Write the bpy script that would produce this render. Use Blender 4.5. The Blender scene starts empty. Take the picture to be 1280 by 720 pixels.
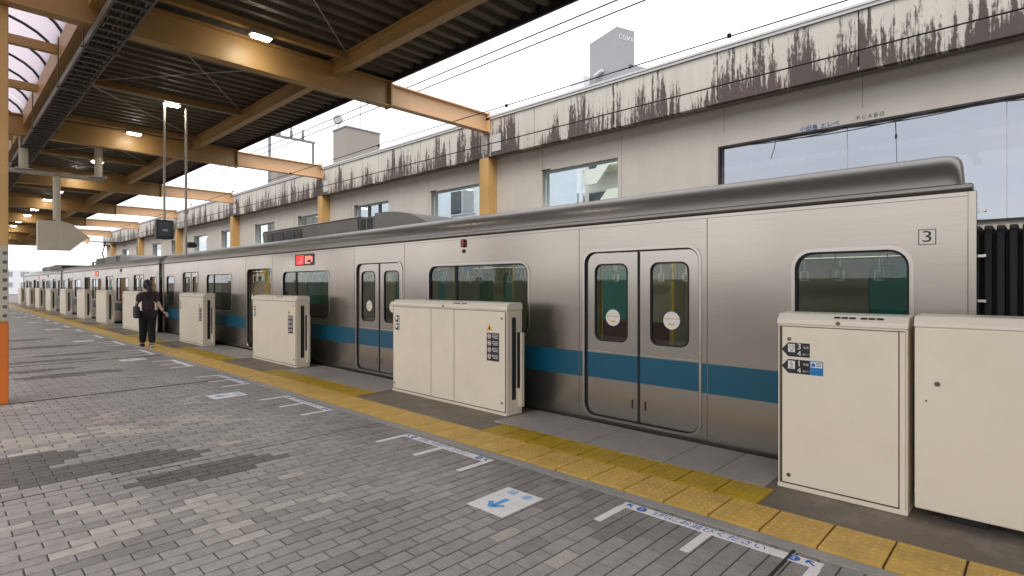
import bpy, math, random
from mathutils import Matrix, Vector
random.seed(7)
R = math.radians
PI = math.pi
scene = bpy.context.scene
COL = scene.collection

# ------------------------------------------------------------------ camera, world, sun, exposure
CAM_H = 1.47
YAW = math.atan(720 / 690)
cam_d = bpy.data.cameras.new('camera')
cam_d.sensor_width = 36
cam_d.lens = 690 / 1280 * 36
cam_d.shift_y = -4 / 1280
cam_d.clip_start = 0.05
cam_d.clip_end = 3000
cam = bpy.data.objects.new('camera', cam_d)
COL.objects.link(cam)
cam.location = (0, 0, CAM_H)
cam.rotation_euler = (PI / 2, 0, -YAW)
scene.camera = cam

SUN_EL, SUN_AZ = R(58), R(235)          # azimuth measured clockwise from +Y
world = bpy.data.worlds.new('World')
scene.world = world
world.use_nodes = True
nt = world.node_tree
bg = nt.nodes['Background']
sky = nt.nodes.new('ShaderNodeTexSky')
sky.sky_type = 'NISHITA'
sky.sun_disc = False
sky.sun_elevation = SUN_EL
sky.sun_rotation = SUN_AZ
sky.dust_density = 4
sky.air_density = 1.2
# an even overcast: thick cloud greys the clear sky out
tc = nt.nodes.new('ShaderNodeTexCoord')
cn = nt.nodes.new('ShaderNodeTexNoise')
cn.inputs['Scale'].default_value = 3.0
cn.inputs['Detail'].default_value = 5
cmp_ = nt.nodes.new('ShaderNodeMapping')
cmp_.inputs['Scale'].default_value = (1, 1, 3)
nt.links.new(tc.outputs['Generated'], cmp_.inputs['Vector'])
nt.links.new(cmp_.outputs['Vector'], cn.inputs['Vector'])
cr = nt.nodes.new('ShaderNodeValToRGB')
cr.color_ramp.elements[0].position = 0.3
cr.color_ramp.elements[0].color = (7.4, 7.5, 8.1, 1)
cr.color_ramp.elements[1].position = 0.7
cr.color_ramp.elements[1].color = (8.9, 8.75, 8.7, 1)
nt.links.new(cn.outputs['Fac'], cr.inputs['Fac'])
mx = nt.nodes.new('ShaderNodeMix')
mx.data_type = 'RGBA'
mx.inputs['Factor'].default_value = 0.9
nt.links.new(sky.outputs['Color'], mx.inputs['A'])
nt.links.new(cr.outputs['Color'], mx.inputs['B'])
nt.links.new(mx.outputs['Result'], bg.inputs['Color'])
bg.inputs['Strength'].default_value = 0.1

sun_d = bpy.data.lights.new('sun', 'SUN')
sun_d.energy = 0.8
sun_d.angle = R(25)
sun_d.color = (1.0, 0.95, 0.88)
sun = bpy.data.objects.new('sun', sun_d)
COL.objects.link(sun)
_sd = Vector((math.sin(SUN_AZ) * math.cos(SUN_EL), math.cos(SUN_AZ) * math.cos(SUN_EL), math.sin(SUN_EL)))
sun.rotation_euler = _sd.to_track_quat('Z', 'Y').to_euler()
sun.location = _sd * 60

scene.view_settings.view_transform = 'Standard'
scene.view_settings.look = 'None'
scene.view_settings.gamma = 1
scene.view_settings.use_curve_mapping = False
scene.view_settings.exposure = 1.25
scene.render.engine = 'CYCLES'
scene.cycles.use_denoising = True
scene.cycles.max_bounces = 8
scene.cycles.transparent_max_bounces = 16
scene.cycles.caustics_reflective = False
scene.cycles.caustics_refractive = False
scene.cycles.sample_clamp_indirect = 6


# ------------------------------------------------------------------ materials
def new_mat(name):
    m = bpy.data.materials.new(name)
    m.use_nodes = True
    return m, m.node_tree, m.node_tree.nodes['Principled BSDF']


def N(t, kind, **kw):
    n = t.nodes.new('ShaderNode' + kind)
    for k, v in kw.items():
        if k in n.inputs:
            n.inputs[k].default_value = v
        else:
            setattr(n, k, v)
    return n


def mixc(t, fac, a, b, mode='MIX'):
    n = t.nodes.new('ShaderNodeMix')
    n.data_type = 'RGBA'
    n.blend_type = mode
    for key, v in (('Factor', fac), ('A', a), ('B', b)):
        if hasattr(v, 'links'):
            t.links.new(v, n.inputs[key])
        else:
            n.inputs[key].default_value = v if key == 'Factor' else (*v, 1)
    return n.outputs['Result']


def mat(name, col, rough=0.6, metal=0.0, var=0.12, scale=4.0, stretch=(1, 1, 1), bump=0.0, bscale=60.0,
        dirt=None, dirt_amt=0.5, dirt_scale=1.5, spec=0.5, rvar=0.08):
    m, t, b = new_mat(name)
    geo = N(t, 'NewGeometry')
    mp = N(t, 'Mapping')
    mp.inputs['Scale'].default_value = stretch
    t.links.new(geo.outputs['Position'], mp.inputs['Vector'])
    no = N(t, 'TexNoise', Scale=scale, Detail=5.0, Roughness=0.6)
    t.links.new(mp.outputs['Vector'], no.inputs['Vector'])
    lo = [c * (1 - var) for c in col]
    hi = [min(1, c * (1 + var)) for c in col]
    r = N(t, 'MapRange')
    r.inputs['From Min'].default_value = 0.3
    r.inputs['From Max'].default_value = 0.7
    t.links.new(no.outputs['Fac'], r.inputs['Value'])
    c = mixc(t, r.outputs['Result'], lo, hi)
    if dirt:
        dn = N(t, 'TexNoise', Scale=dirt_scale, Detail=7.0, Roughness=0.7)
        t.links.new(mp.outputs['Vector'], dn.inputs['Vector'])
        dr = N(t, 'MapRange')
        dr.inputs['From Min'].default_value = 0.5
        dr.inputs['From Max'].default_value = 0.75
        dr.inputs['To Max'].default_value = dirt_amt
        t.links.new(dn.outputs['Fac'], dr.inputs['Value'])
        c = mixc(t, dr.outputs['Result'], c, dirt)
    t.links.new(c, b.inputs['Base Color'])
    b.inputs['Metallic'].default_value = metal
    b.inputs['Specular IOR Level'].default_value = spec
    rr_ = N(t, 'MapRange')
    rr_.inputs['To Min'].default_value = max(0, rough - rvar)
    rr_.inputs['To Max'].default_value = min(1, rough + rvar)
    t.links.new(no.outputs['Fac'], rr_.inputs['Value'])
    t.links.new(rr_.outputs['Result'], b.inputs['Roughness'])
    if bump:
        bn = N(t, 'TexNoise', Scale=bscale, Detail=3.0)
        t.links.new(mp.outputs['Vector'], bn.inputs['Vector'])
        bp = N(t, 'Bump', Strength=bump, Distance=0.01)
        t.links.new(bn.outputs['Fac'], bp.inputs['Height'])
        t.links.new(bp.outputs['Normal'], b.inputs['Normal'])
    return m


def emit(name, col, strength):
    m, t, b = new_mat(name)
    b.inputs['Base Color'].default_value = (*col, 1)
    b.inputs['Emission Color'].default_value = (*col, 1)
    b.inputs['Emission Strength'].default_value = strength
    return m


def glass(name, tint, refl=1.0, rough=0.02):
    """thin pane: tinted see-through plus a mirror-like surface reflection"""
    m, t, b = new_mat(name)
    t.nodes.remove(b)
    out = t.nodes['Material Output']
    tr = N(t, 'BsdfTransparent')
    tr.inputs['Color'].default_value = (*tint, 1)
    gl = N(t, 'BsdfGlossy')
    gl.inputs['Roughness'].default_value = rough
    gl.inputs['Color'].default_value = (refl, refl, refl, 1)
    lw_ = N(t, 'LayerWeight', Blend=0.5)
    pw = N(t, 'Math', operation='POWER')
    t.links.new(lw_.outputs['Facing'], pw.inputs[0])
    pw.inputs[1].default_value = 4.0
    fr = N(t, 'MapRange')
    fr.inputs['To Min'].default_value = 0.05
    fr.inputs['To Max'].default_value = 0.9
    t.links.new(pw.outputs[0], fr.inputs['Value'])
    mxs = N(t, 'MixShader')
    t.links.new(fr.outputs[0], mxs.inputs[0])
    t.links.new(tr.outputs[0], mxs.inputs[1])
    t.links.new(gl.outputs[0], mxs.inputs[2])
    t.links.new(mxs.outputs[0], out.inputs['Surface'])
    return m


def brick_mat(name, from_object):
    m, t, b = new_mat(name)
    if from_object:
        src = N(t, 'ObjectInfo').outputs['Color']
    else:
        src = N(t, 'VertexColor', layer_name='Col').outputs['Color']
    geo = N(t, 'NewGeometry')
    n1 = N(t, 'TexNoise', Scale=90.0, Detail=4.0, Roughness=0.7)
    n2 = N(t, 'TexNoise', Scale=1.3, Detail=4.0)
    n3 = N(t, 'TexNoise', Scale=14.0, Detail=4.0)
    for n in (n1, n2, n3):
        t.links.new(geo.outputs['Position'], n.inputs['Vector'])
    r1 = N(t, 'MapRange')
    r1.inputs['From Min'].default_value = 0.25
    r1.inputs['From Max'].default_value = 0.75
    r1.inputs['To Min'].default_value = 0.72
    r1.inputs['To Max'].default_value = 1.22
    t.links.new(n1.outputs['Fac'], r1.inputs['Value'])
    r2 = N(t, 'MapRange')
    r2.inputs['From Min'].default_value = 0.3
    r2.inputs['From Max'].default_value = 0.7
    r2.inputs['To Min'].default_value = 0.84
    r2.inputs['To Max'].default_value = 1.14
    t.links.new(n2.outputs['Fac'], r2.inputs['Value'])
    r3 = N(t, 'MapRange')
    r3.inputs['From Min'].default_value = 0.3
    r3.inputs['From Max'].default_value = 0.7
    r3.inputs['To Min'].default_value = 0.86
    r3.inputs['To Max'].default_value = 1.1
    t.links.new(n3.outputs['Fac'], r3.inputs['Value'])
    mu = N(t, 'Math', operation='MULTIPLY')
    t.links.new(r1.outputs[0], mu.inputs[0])
    t.links.new(r2.outputs[0], mu.inputs[1])
    mu2 = N(t, 'Math', operation='MULTIPLY')
    t.links.new(mu.outputs[0], mu2.inputs[0])
    t.links.new(r3.outputs[0], mu2.inputs[1])
    cb = N(t, 'CombineColor')
    for i in range(3):
        t.links.new(mu2.outputs[0], cb.inputs[i])
    t.links.new(mixc(t, 1.0, src, cb.outputs[0], 'MULTIPLY'), b.inputs['Base Color'])
    rr_ = N(t, 'MapRange')
    rr_.inputs['To Min'].default_value = 0.38
    rr_.inputs['To Max'].default_value = 0.62
    t.links.new(n2.outputs['Fac'], rr_.inputs['Value'])
    t.links.new(rr_.outputs[0], b.inputs['Roughness'])
    bp = N(t, 'Bump', Strength=0.25, Distance=0.003)
    t.links.new(n1.outputs['Fac'], bp.inputs['Height'])
    t.links.new(bp.outputs['Normal'], b.inputs['Normal'])
    return m


def parapet_mat():
    """pale render with dark rain streaks running up from the drip edge"""
    m, t, b = new_mat('parapet_render')
    geo = N(t, 'NewGeometry')
    sx = N(t, 'SeparateXYZ')
    t.links.new(geo.outputs['Position'], sx.inputs[0])

    def streak(fy, fz, det=4.0):
        mp = N(t, 'Mapping')
        mp.inputs['Scale'].default_value = (0.3, fy, fz)
        t.links.new(geo.outputs['Position'], mp.inputs['Vector'])
        n = N(t, 'TexNoise', Scale=1.0, Detail=det, Roughness=0.6)
        t.links.new(mp.outputs['Vector'], n.inputs['Vector'])
        return n.outputs['Fac']

    def math_(op, a, bb):
        n = N(t, 'Math', operation=op)
        for i, v in enumerate((a, bb)):
            if hasattr(v, 'links'):
                t.links.new(v, n.inputs[i])
            else:
                n.inputs[i].default_value = v
        return n.outputs[0]
    fine = streak(17, 1.1)
    broad = streak(1.9, 0.22, 3.0)
    spot = streak(34, 11.0)
    val = math_('ADD', math_('MULTIPLY', fine, 0.6), math_('ADD', math_('MULTIPLY', broad, 0.85), math_('MULTIPLY', spot, 0.30)))
    h = N(t, 'MapRange')
    h.inputs['From Min'].default_value = 4.42
    h.inputs['From Max'].default_value = 5.25
    h.inputs['To Min'].default_value = 0.78
    h.inputs['To Max'].default_value = 0.975
    t.links.new(sx.outputs['Z'], h.inputs['Value'])
    d = math_('SUBTRACT', val, h.outputs[0])
    st = N(t, 'MapRange')
    st.inputs['From Min'].default_value = -0.02
    st.inputs['From Max'].default_value = 0.06
    t.links.new(d, st.inputs['Value'])
    wash = streak(5, 0.8)
    base = mixc(t, wash, (0.66, 0.64, 0.57), (0.50, 0.46, 0.41))
    tone = streak(3.3, 0.6)
    dark = mixc(t, tone, (0.022, 0.017, 0.017), (0.11, 0.072, 0.066))
    stn = math_('MULTIPLY', st.outputs[0], 0.93)
    t.links.new(mixc(t, stn, base, dark), b.inputs['Base Color'])
    b.inputs['Roughness'].default_value = 0.85
    bp = N(t, 'Bump', Strength=0.3, Distance=0.01)
    t.links.new(spot, bp.inputs['Height'])
    t.links.new(bp.outputs['Normal'], b.inputs['Normal'])
    return m


def steel_mat(name, col, rough, lines=1.0):
    """brushed stainless sheet, grain running along the car"""
    m, t, b = new_mat(name)
    geo = N(t, 'NewGeometry')
    mp = N(t, 'Mapping')
    mp.inputs['Scale'].default_value = (1, 0.7, 140)
    t.links.new(geo.outputs['Position'], mp.inputs['Vector'])
    n = N(t, 'TexNoise', Scale=1.0, Detail=4.0)
    t.links.new(mp.outputs['Vector'], n.inputs['Vector'])
    n2 = N(t, 'TexNoise', Scale=0.8, Detail=3.0)
    t.links.new(geo.outputs['Position'], n2.inputs['Vector'])
    t.links.new(mixc(t, n.outputs['Fac'], [c * 0.9 for c in col], [min(1, c * 1.1) for c in col]), b.inputs['Base Color'])
    b.inputs['Metallic'].default_value = 0.92
    r = N(t, 'MapRange')
    r.inputs['To Min'].default_value = rough - 0.06
    r.inputs['To Max'].default_value = rough + 0.09
    t.links.new(n2.outputs['Fac'], r.inputs['Value'])
    t.links.new(r.outputs[0], b.inputs['Roughness'])
    mp3 = N(t, 'Mapping')
    mp3.inputs['Scale'].default_value = (1, 2.6, 0.55)
    t.links.new(geo.outputs['Position'], mp3.inputs['Vector'])
    n3 = N(t, 'TexNoise', Scale=1.0, Detail=0.5)
    t.links.new(mp3.outputs['Vector'], n3.inputs['Vector'])
    bp2 = N(t, 'Bump', Strength=0.15, Distance=0.015)
    t.links.new(n3.outputs['Fac'], bp2.inputs['Height'])
    t.links.new(bp2.outputs['Normal'], b.inputs['Normal'])
    return m


M = {
    'steel': steel_mat('brushed_stainless', (0.385, 0.35, 0.305), 0.23),
    'steel_door': steel_mat('door_stainless', (0.40, 0.37, 0.33), 0.22),
    'rim': mat('polished_rim', (0.46, 0.43, 0.39), 0.3, 1.0, var=0.05),
    'roof': mat('train_roof_paint', (0.27, 0.255, 0.232), 0.34, 0.6, var=0.12, scale=2, stretch=(1, .2, 1), dirt=(0.2, 0.18, 0.16), dirt_scale=1.0),
    'roof2': mat('train_roof_top', (0.25, 0.24, 0.22), 0.5, 0.3, var=0.15, scale=3, dirt=(0.09, 0.08, 0.07)),
    'blue': mat('blue_stripe_film', (0.002, 0.092, 0.158), 0.4, var=0.05),
    'rubber': mat('black_rubber', (0.012, 0.012, 0.013), 0.7),
    'black': mat('black_plastic', (0.015, 0.015, 0.016), 0.45),
    'under': mat('underframe_dark', (0.03, 0.028, 0.026), 0.8, var=0.3),
    'glass': glass('tinted_train_glass', (0.46, 0.53, 0.515), 0.85),
    'glass_far': glass('far_side_glass', (0.33, 0.74, 0.74), 0.6),
    'glass_door': glass('door_glass', (0.60, 0.66, 0.63), 0.85),
    'pane': glass('wall_pane', (0.54, 0.558, 0.585), 0.5),
    'pane_c': glass('cyan_wall_pane', (0.90, 0.95, 0.955), 0.5),
    'int_wall': mat('interior_panel', (0.40, 0.35, 0.27), 0.45),
    'int_floor': mat('interior_floor', (0.16, 0.14, 0.12), 0.5),
    'seat': mat('maroon_moquette', (0.10, 0.025, 0.03), 0.9),
    'int_light': emit('train_interior_lamp', (1.0, 0.93, 0.8), 5.0),
    'led': emit('red_led', (1.0, 0.02, 0.03), .8),
    'led_w': emit('pale_led', (1.0, 0.22, 0.16), .7),
    'lamp': emit('lit_diffuser', (1.0, 0.94, 0.80), 34.0),
    'red_lamp': mat('red_lens', (0.22, 0.006, 0.012), 0.25),
    'gate': mat('cream_gate_paint', (0.84, 0.76, 0.60), 0.40, var=0.035, scale=1.2, dirt=(0.64, 0.56, 0.43), dirt_amt=0.35, dirt_scale=1.6),
    'gate_cap': mat('cream_cap_paint', (0.86, 0.80, 0.67), 0.34, var=0.03, scale=2),
    'seam': mat('dark_seam', (0.10, 0.08, 0.06), 0.8),
    'lock': mat('lock_metal', (0.18, 0.15, 0.11), 0.35, 0.8),
    'white': mat('white_print', (0.80, 0.79, 0.76), 0.55, var=0.06, scale=20),
    'tape': mat('worn_white_tape', (0.84, 0.82, 0.79), 0.6, var=0.05, scale=10, dirt=(0.55, 0.53, 0.5), dirt_amt=0.35, dirt_scale=6),
    'ink_blue': mat('blue_print', (0.02, 0.13, 0.50), 0.55, var=0.08),
    'ink_sky': mat('light_blue_print', (0.10, 0.40, 0.80), 0.55),
    'sky_tag': mat('sky_blue_tag', (0.01, 0.20, 0.50), 0.45),
    'ink_grey': mat('grey_print', (0.10, 0.10, 0.14), 0.6),
    'ink_red': mat('red_print', (0.45, 0.03, 0.03), 0.55),
    'ink_yellow': mat('yellow_print', (0.75, 0.50, 0.03), 0.55),
    'tag': mat('black_tag', (0.018, 0.016, 0.018), 0.4),
    'yellow': mat('yellow_tactile', (0.66, 0.42, 0.095), 0.5, var=0.16, scale=5, dirt=(0.42, 0.26, 0.06), dirt_amt=0.55, dirt_scale=3.5, bump=0.2),
    'yellow2': mat('deep_yellow_tactile', (0.50, 0.325, 0.012), 0.5, var=0.16, scale=5, dirt=(0.25, 0.155, 0.02), dirt_amt=0.5, dirt_scale=3.5, bump=0.2),
    'slab': mat('grey_slab', (0.42, 0.395, 0.355), 0.6, var=0.08, scale=8, bump=0.2, dirt=(0.18, 0.17, 0.15), dirt_amt=0.4),
    'edge': mat('dark_edge_concrete', (0.185, 0.158, 0.126), 0.6, var=0.2, scale=2.5, bump=0.3, dirt=(0.42, 0.38, 0.32), dirt_amt=0.6, dirt_scale=2.0),
    'kerb': mat('grey_kerb_strip', (0.34, 0.325, 0.30), 0.55, var=0.12, scale=5, bump=0.15),
    'grout': mat('dark_grout', (0.13, 0.12, 0.105), 0.85, var=0.2, scale=12),
    'concrete': mat('platform_concrete', (0.17, 0.16, 0.15), 0.8, var=0.15),
    'ground': mat('ground_ballast', (0.14, 0.13, 0.12), 0.95, var=0.25, scale=6, bump=0.5, bscale=14),
    'brick_o': brick_mat('paver_single', True),
    'brick_v': brick_mat('paver_field', False),
    'beam': mat('shaded_tan_paint', (0.42, 0.25, 0.09), 0.45, var=0.07, scale=1.5, dirt=(0.27, 0.155, 0.06), dirt_amt=0.5, dirt_scale=1.8),  # tan beam paint, darkened to stand for the shade under the canopy
    'beam_lit': mat('sunlit_tan_paint', (0.66, 0.42, 0.23), 0.5, var=0.06, scale=1.5, dirt=(0.45, 0.27, 0.13), dirt_amt=0.4),  # same tan paint in a sunlit tone, for the beam ends past the canopy
    'orange': mat('orange_paint', (0.72, 0.17, 0.012), 0.4, var=0.06),
    'deck': mat('ceiling_deck', (0.088, 0.068, 0.040), 0.62, 0.0, var=0.22, scale=2.2),
    'fascia': mat('dark_fascia', (0.03, 0.027, 0.035), 0.5),
    'tray': mat('galvanised_tray', (0.13, 0.12, 0.10), 0.55, 0.4, var=0.2),
    'cable': mat('cable_black', (0.03, 0.027, 0.022), 0.6),
    'pipe': mat('grey_conduit', (0.42, 0.39, 0.33), 0.45, 0.2),
    'ivory': mat('ivory_paint', (0.52, 0.48, 0.37), 0.5, var=0.05),
    'sky_film': None,
    'wall': mat('cream_wall', (0.63, 0.59, 0.53), 0.85, var=0.05, scale=1.5, stretch=(1, 1, .4), dirt=(0.44, 0.39, 0.33), dirt_amt=0.3, dirt_scale=1.2, bump=0.1),
    'soffit': mat('soffit_concrete', (0.33, 0.295, 0.255), 0.9, var=0.08),
    'parapet': parapet_mat(),
    'coping': mat('pale_coping', (0.58, 0.58, 0.57), 0.5, var=0.05),
    'frame_dk': mat('dark_frame', (0.04, 0.04, 0.045), 0.5),
    'frame_cy': mat('pale_cyan_frame', (0.60, 0.72, 0.71), 0.5),
    'post': mat('tan_wall_post', (0.62, 0.375, 0.135), 0.5, var=0.06, scale=2, dirt=(0.42, 0.25, 0.09), dirt_amt=0.35),
    'b_white': mat('white_facade', (0.66, 0.67, 0.70), 0.8, var=0.04),
    'b_blue': mat('pale_blue_facade', (0.62, 0.67, 0.74), 0.8, var=0.04),
    'b_cream': mat('cream_stair', (0.66, 0.64, 0.55), 0.8, var=0.04),
    'b_grey': mat('grey_tower', (0.27, 0.28, 0.29), 0.7, var=0.04),
    'b_beige': mat('beige_penthouse', (0.27, 0.245, 0.215), 0.8, var=0.04),
    'win_dk': mat('dark_window', (0.035, 0.045, 0.055), 0.15),
    'win_gr': mat('grey_shutter', (0.30, 0.31, 0.33), 0.5),
    'mast': mat('pale_mast', (0.17, 0.18, 0.20), 0.6),
    'skin': mat('skin', (0.55, 0.36, 0.27), 0.5),
    'shirt': mat('plum_cloth', (0.045, 0.026, 0.034), 0.9, var=0.15),
    'pants': mat('black_cloth', (0.010, 0.010, 0.012), 0.9),
    'hair': mat('black_hair', (0.012, 0.010, 0.010), 0.5),
    'bag': mat('dark_bag', (0.022, 0.017, 0.018), 0.7),
}


def translucent(name, col, amt):
    m, t, b = new_mat(name)
    t.nodes.remove(b)
    out = t.nodes['Material Output']
    tl = N(t, 'BsdfTranslucent')
    tl.inputs['Color'].default_value = (*col, 1)
    df = N(t, 'BsdfDiffuse')
    df.inputs['Color'].default_value = (*col, 1)
    mxs = N(t, 'MixShader')
    mxs.inputs[0].default_value = amt
    t.links.new(df.outputs[0], mxs.inputs[1])
    t.links.new(tl.outputs[0], mxs.inputs[2])
    t.links.new(mxs.outputs[0], out.inputs['Surface'])
    return m


M['sky_film'] = translucent('polycarbonate', (0.50, 0.44, 0.475), 0.85)


# ------------------------------------------------------------------ mesh helpers
class MB:
    def __init__(s):
        s.v, s.f = [], []

    def add(s, vs, fs):
        o = len(s.v)
        s.v += [tuple(p) for p in vs]
        s.f += [[i + o for i in f] for f in fs]
        return s

    def box(s, x0, x1, y0, y1, z0, z1):
        vs = [(x, y, z) for z in (z0, z1) for y in (y0, y1) for x in (x0, x1)]
        return s.add(vs, [(0, 2, 3, 1), (4, 5, 7, 6), (0, 1, 5, 4), (1, 3, 7, 5), (3, 2, 6, 7), (2, 0, 4, 6)])

    def cyl(s, a, b, r, n=10, r2=None, cap=True):
        a, b = Vector(a), Vector(b)
        r2 = r if r2 is None else r2
        q = (b - a).to_track_quat('Z', 'Y')
        vs = []
        for p, rad in ((a, r), (b, r2)):
            for i in range(n):
                w = 2 * PI * i / n
                vs.append(p + q @ Vector((rad * math.cos(w), rad * math.sin(w), 0)))
        fs = [(i, (i + 1) % n, n + (i + 1) % n, n + i) for i in range(n)]
        if cap:
            fs += [tuple(range(n))[::-1], tuple(range(n, 2 * n))]
        return s.add(vs, fs)

    def tube(s, pts, r, n=6):
        for a, b in zip(pts[:-1], pts[1:]):
            s.cyl(a, b, r, n)
        return s

    def extrude(s, prof, fn, a, b, cap=True):
        """closed 2D profile swept between parameters a and b; fn(p, q, w) -> xyz"""
        n = len(prof)
        vs = [fn(p, q, a) for p, q in prof] + [fn(p, q, b) for p, q in prof]
        fs = [(i, (i + 1) % n, n + (i + 1) % n, n + i) for i in range(n)]
        if cap:
            fs += [tuple(range(n))[::-1], tuple(range(n, 2 * n))]
        return s.add(vs, fs)

    def build(s, name, m, parent=None, loc=(0, 0, 0), rot=(0, 0, 0), bevel=0.0, seg=2, smooth=False):
        me = bpy.data.meshes.new(name)
        me.from_pydata(s.v, [], s.f)
        me.materials.append(m)
        me.validate()
        import bmesh
        bm = bmesh.new()
        bm.from_mesh(me)
        bmesh.ops.recalc_face_normals(bm, faces=bm.faces)
        bm.to_mesh(me)
        bm.free()
        return link(name, me, parent, loc, rot, bevel, seg, smooth)


def link(name, me, parent=None, loc=(0, 0, 0), rot=(0, 0, 0), bevel=0.0, seg=2, smooth=False):
    o = bpy.data.objects.new(name, me)
    COL.objects.link(o)
    o.location = loc
    o.rotation_euler = rot
    o.parent = parent
    if smooth:
        for p in me.polygons:
            p.use_smooth = True
    if bevel:
        md = o.modifiers.new('bevel', 'BEVEL')
        md.width = bevel
        md.segments = seg
        md.limit_method = 'ANGLE'
        md.harden_normals = False
    return o


def empty(name, loc, label=None, cat=None, group=None, rz=0, kind=None):
    o = bpy.data.objects.new(name, None)
    COL.objects.link(o)
    o.location = loc
    o.rotation_euler = (0, 0, rz)
    o.empty_display_size = 0.1
    return tag(o, label, cat, group, kind)


def tag(o, label=None, cat=None, group=None, kind=None):
    for k, v in (('label', label), ('category', cat), ('group', group), ('kind', kind)):
        if v:
            o[k] = v
    return o


KIDS = {}


def copy_tree(o, parent=None):
    if not KIDS:
        pass
    c = o.copy()
    COL.objects.link(c)
    c.parent = parent
    for ch in o.children:
        copy_tree(ch, c)
    return c


def rr(y0, y1, z0, z1, r, n=5):
    pts = []
    for cx, cy, a0 in ((y1 - r, z1 - r, 0), (y0 + r, z1 - r, 90), (y0 + r, z0 + r, 180), (y1 - r, z0 + r, 270)):
        for i in range(n + 1):
            w = R(a0 + 90 * i / n)
            pts.append((cx + r * math.cos(w), cy + r * math.sin(w)))
    return pts


def rect(y0, y1, z0, z1):
    return [(y1, z1), (y0, z1), (y0, z0), (y1, z0)]


def plate_mesh(name, outers, holes, x0, x1, m, plane='YZ'):
    """flat sheet with openings, standing in the YZ plane between x0 and x1 (or lying in XY)"""
    cu = bpy.data.curves.new('tmp', 'CURVE')
    cu.dimensions = '2D'
    cu.fill_mode = 'BOTH'
    cu.extrude = abs(x1 - x0) / 2
    for loop in list(outers) + list(holes):
        sp = cu.splines.new('POLY')
        sp.points.add(len(loop) - 1)
        for p, (a, b) in zip(sp.points, loop):
            p.co = (a, b, 0, 1)
        sp.use_cyclic_u = True
    ob = bpy.data.objects.new('tmp', cu)
    COL.objects.link(ob)
    bpy.context.view_layer.update()
    dg = bpy.context.evaluated_depsgraph_get()
    me = bpy.data.meshes.new_from_object(ob.evaluated_get(dg))
    bpy.data.objects.remove(ob)
    bpy.data.curves.remove(cu)
    xm = (x0 + x1) / 2
    for v in me.vertices:
        x, y, z = v.co
        v.co = (z + xm, x, y) if plane == 'YZ' else ((z, y, x) if plane == 'ZY' else (x, y, z + xm))
    me.name = name
    me.materials.clear()
    me.materials.append(m)
    return me


def plate(name, outers, holes, x0, x1, m, parent=None, plane='YZ', **kw):
    return link(name, plate_mesh(name, outers, holes, x0, x1, m, plane), parent, **kw)


FACE_W = (PI / 2, 0, -PI / 2)     # lettering that faces the platform (-X)
FLOOR = (0, 0, -PI / 2)           # lettering on the floor, read from the platform


def text(name, body, size, m, parent, loc, rot, depth=0.0006, align='CENTER', sx=1.0):
    cu = bpy.data.curves.new('tmp', 'FONT')
    cu.body = body
    cu.size = size
    cu.align_x = align
    cu.align_y = 'CENTER'
    cu.extrude = depth
    cu.resolution_u = 3
    ob = bpy.data.objects.new('tmp', cu)
    COL.objects.link(ob)
    bpy.context.view_layer.update()
    dg = bpy.context.evaluated_depsgraph_get()
    me = bpy.data.meshes.new_from_object(ob.evaluated_get(dg))
    bpy.data.objects.remove(ob)
    bpy.data.curves.remove(cu)
    for v in me.vertices:
        v.co.x *= sx
    me.materials.clear()
    me.materials.append(m)
    return link(name, me, parent, loc, rot)


def disc(mb, c, r, axis='X', n=16, th=0.001):
    c = Vector(c)
    d = Vector((th, 0, 0)) if axis == 'X' else Vector((0, 0, th))
    return mb.cyl(c, c + d, r, n)


# ------------------------------------------------------------------ ground
g_ = MB().box(-900, 900, -900, 900, -1.6, -1.25).build('ground', M['ground'])
tag(g_, kind='structure')

X_BR = 3.28          # paving ends here
EDGE = 4.86
Y_END = 72
platform = MB()
platform.box(-3.4, X_BR + 0.0, -14, Y_END, -1.24, -0.008)
platform = platform.build('platform', M['grout'])
tag(platform, kind='structure')
MB().box(X_BR + .001, EDGE, -14, Y_END, -1.24, -0.012).build('edge_slab', M['edge'], platform)
MB().box(X_BR + .002, 3.385, -14, Y_END, -0.011, 0.002).build('kerb_strip', M['kerb'], platform, bevel=0.003, seg=1)
MB().box(-3.4, -2.3, -14, Y_END, -0.007, -0.001).build('plain_paving', M['concrete'], platform)
MB().box(3.80, EDGE + .003, -14, Y_END, -0.011, 0.0).build('edge_strip', M['edge'], platform)

# pavers
BL, BW, J = 0.212, 0.1055, 0.009
c_, s_ = math.cos(YAW), math.sin(YAW)


def in_view(x, y):
    d = s_ * x + c_ * y
    l = c_ * x - s_ * y
    if d < 0.4:
        return None
    u = 640 + 690 * l / d
    v = 356 + 690 * CAM_H / d
    return d if (-10 < u < 1290 and v < 735) else None


def vnoise(x, y, seed=0):
    def h(i, j):
        n = (i * 374761393 + j * 668265263 + seed * 982451653) & 0xffffffff
        n = ((n ^ (n >> 13)) * 1274126177) & 0xffffffff
        return (n ^ (n >> 16)) / 0xffffffff
    i, j = math.floor(x), math.floor(y)
    fx, fy = x - i, y - j
    fx, fy = fx * fx * (3 - 2 * fx), fy * fy * (3 - 2 * fy)
    return (h(i, j) * (1 - fx) + h(i + 1, j) * fx) * (1 - fy) + (h(i, j + 1) * (1 - fx) + h(i + 1, j + 1) * fx) * fy


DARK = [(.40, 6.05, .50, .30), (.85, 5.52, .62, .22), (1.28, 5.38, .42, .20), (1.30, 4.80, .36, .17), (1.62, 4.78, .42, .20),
        (1.5, 11.5, .75, .25), (1.2, 12.4, .6, .22), (1.5, 13.8, .8, .22), (2.0, 14.8, .7, .25), (1.8, 17.0, .8, .3), (1.4, 19.5, .8, .3)]


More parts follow.
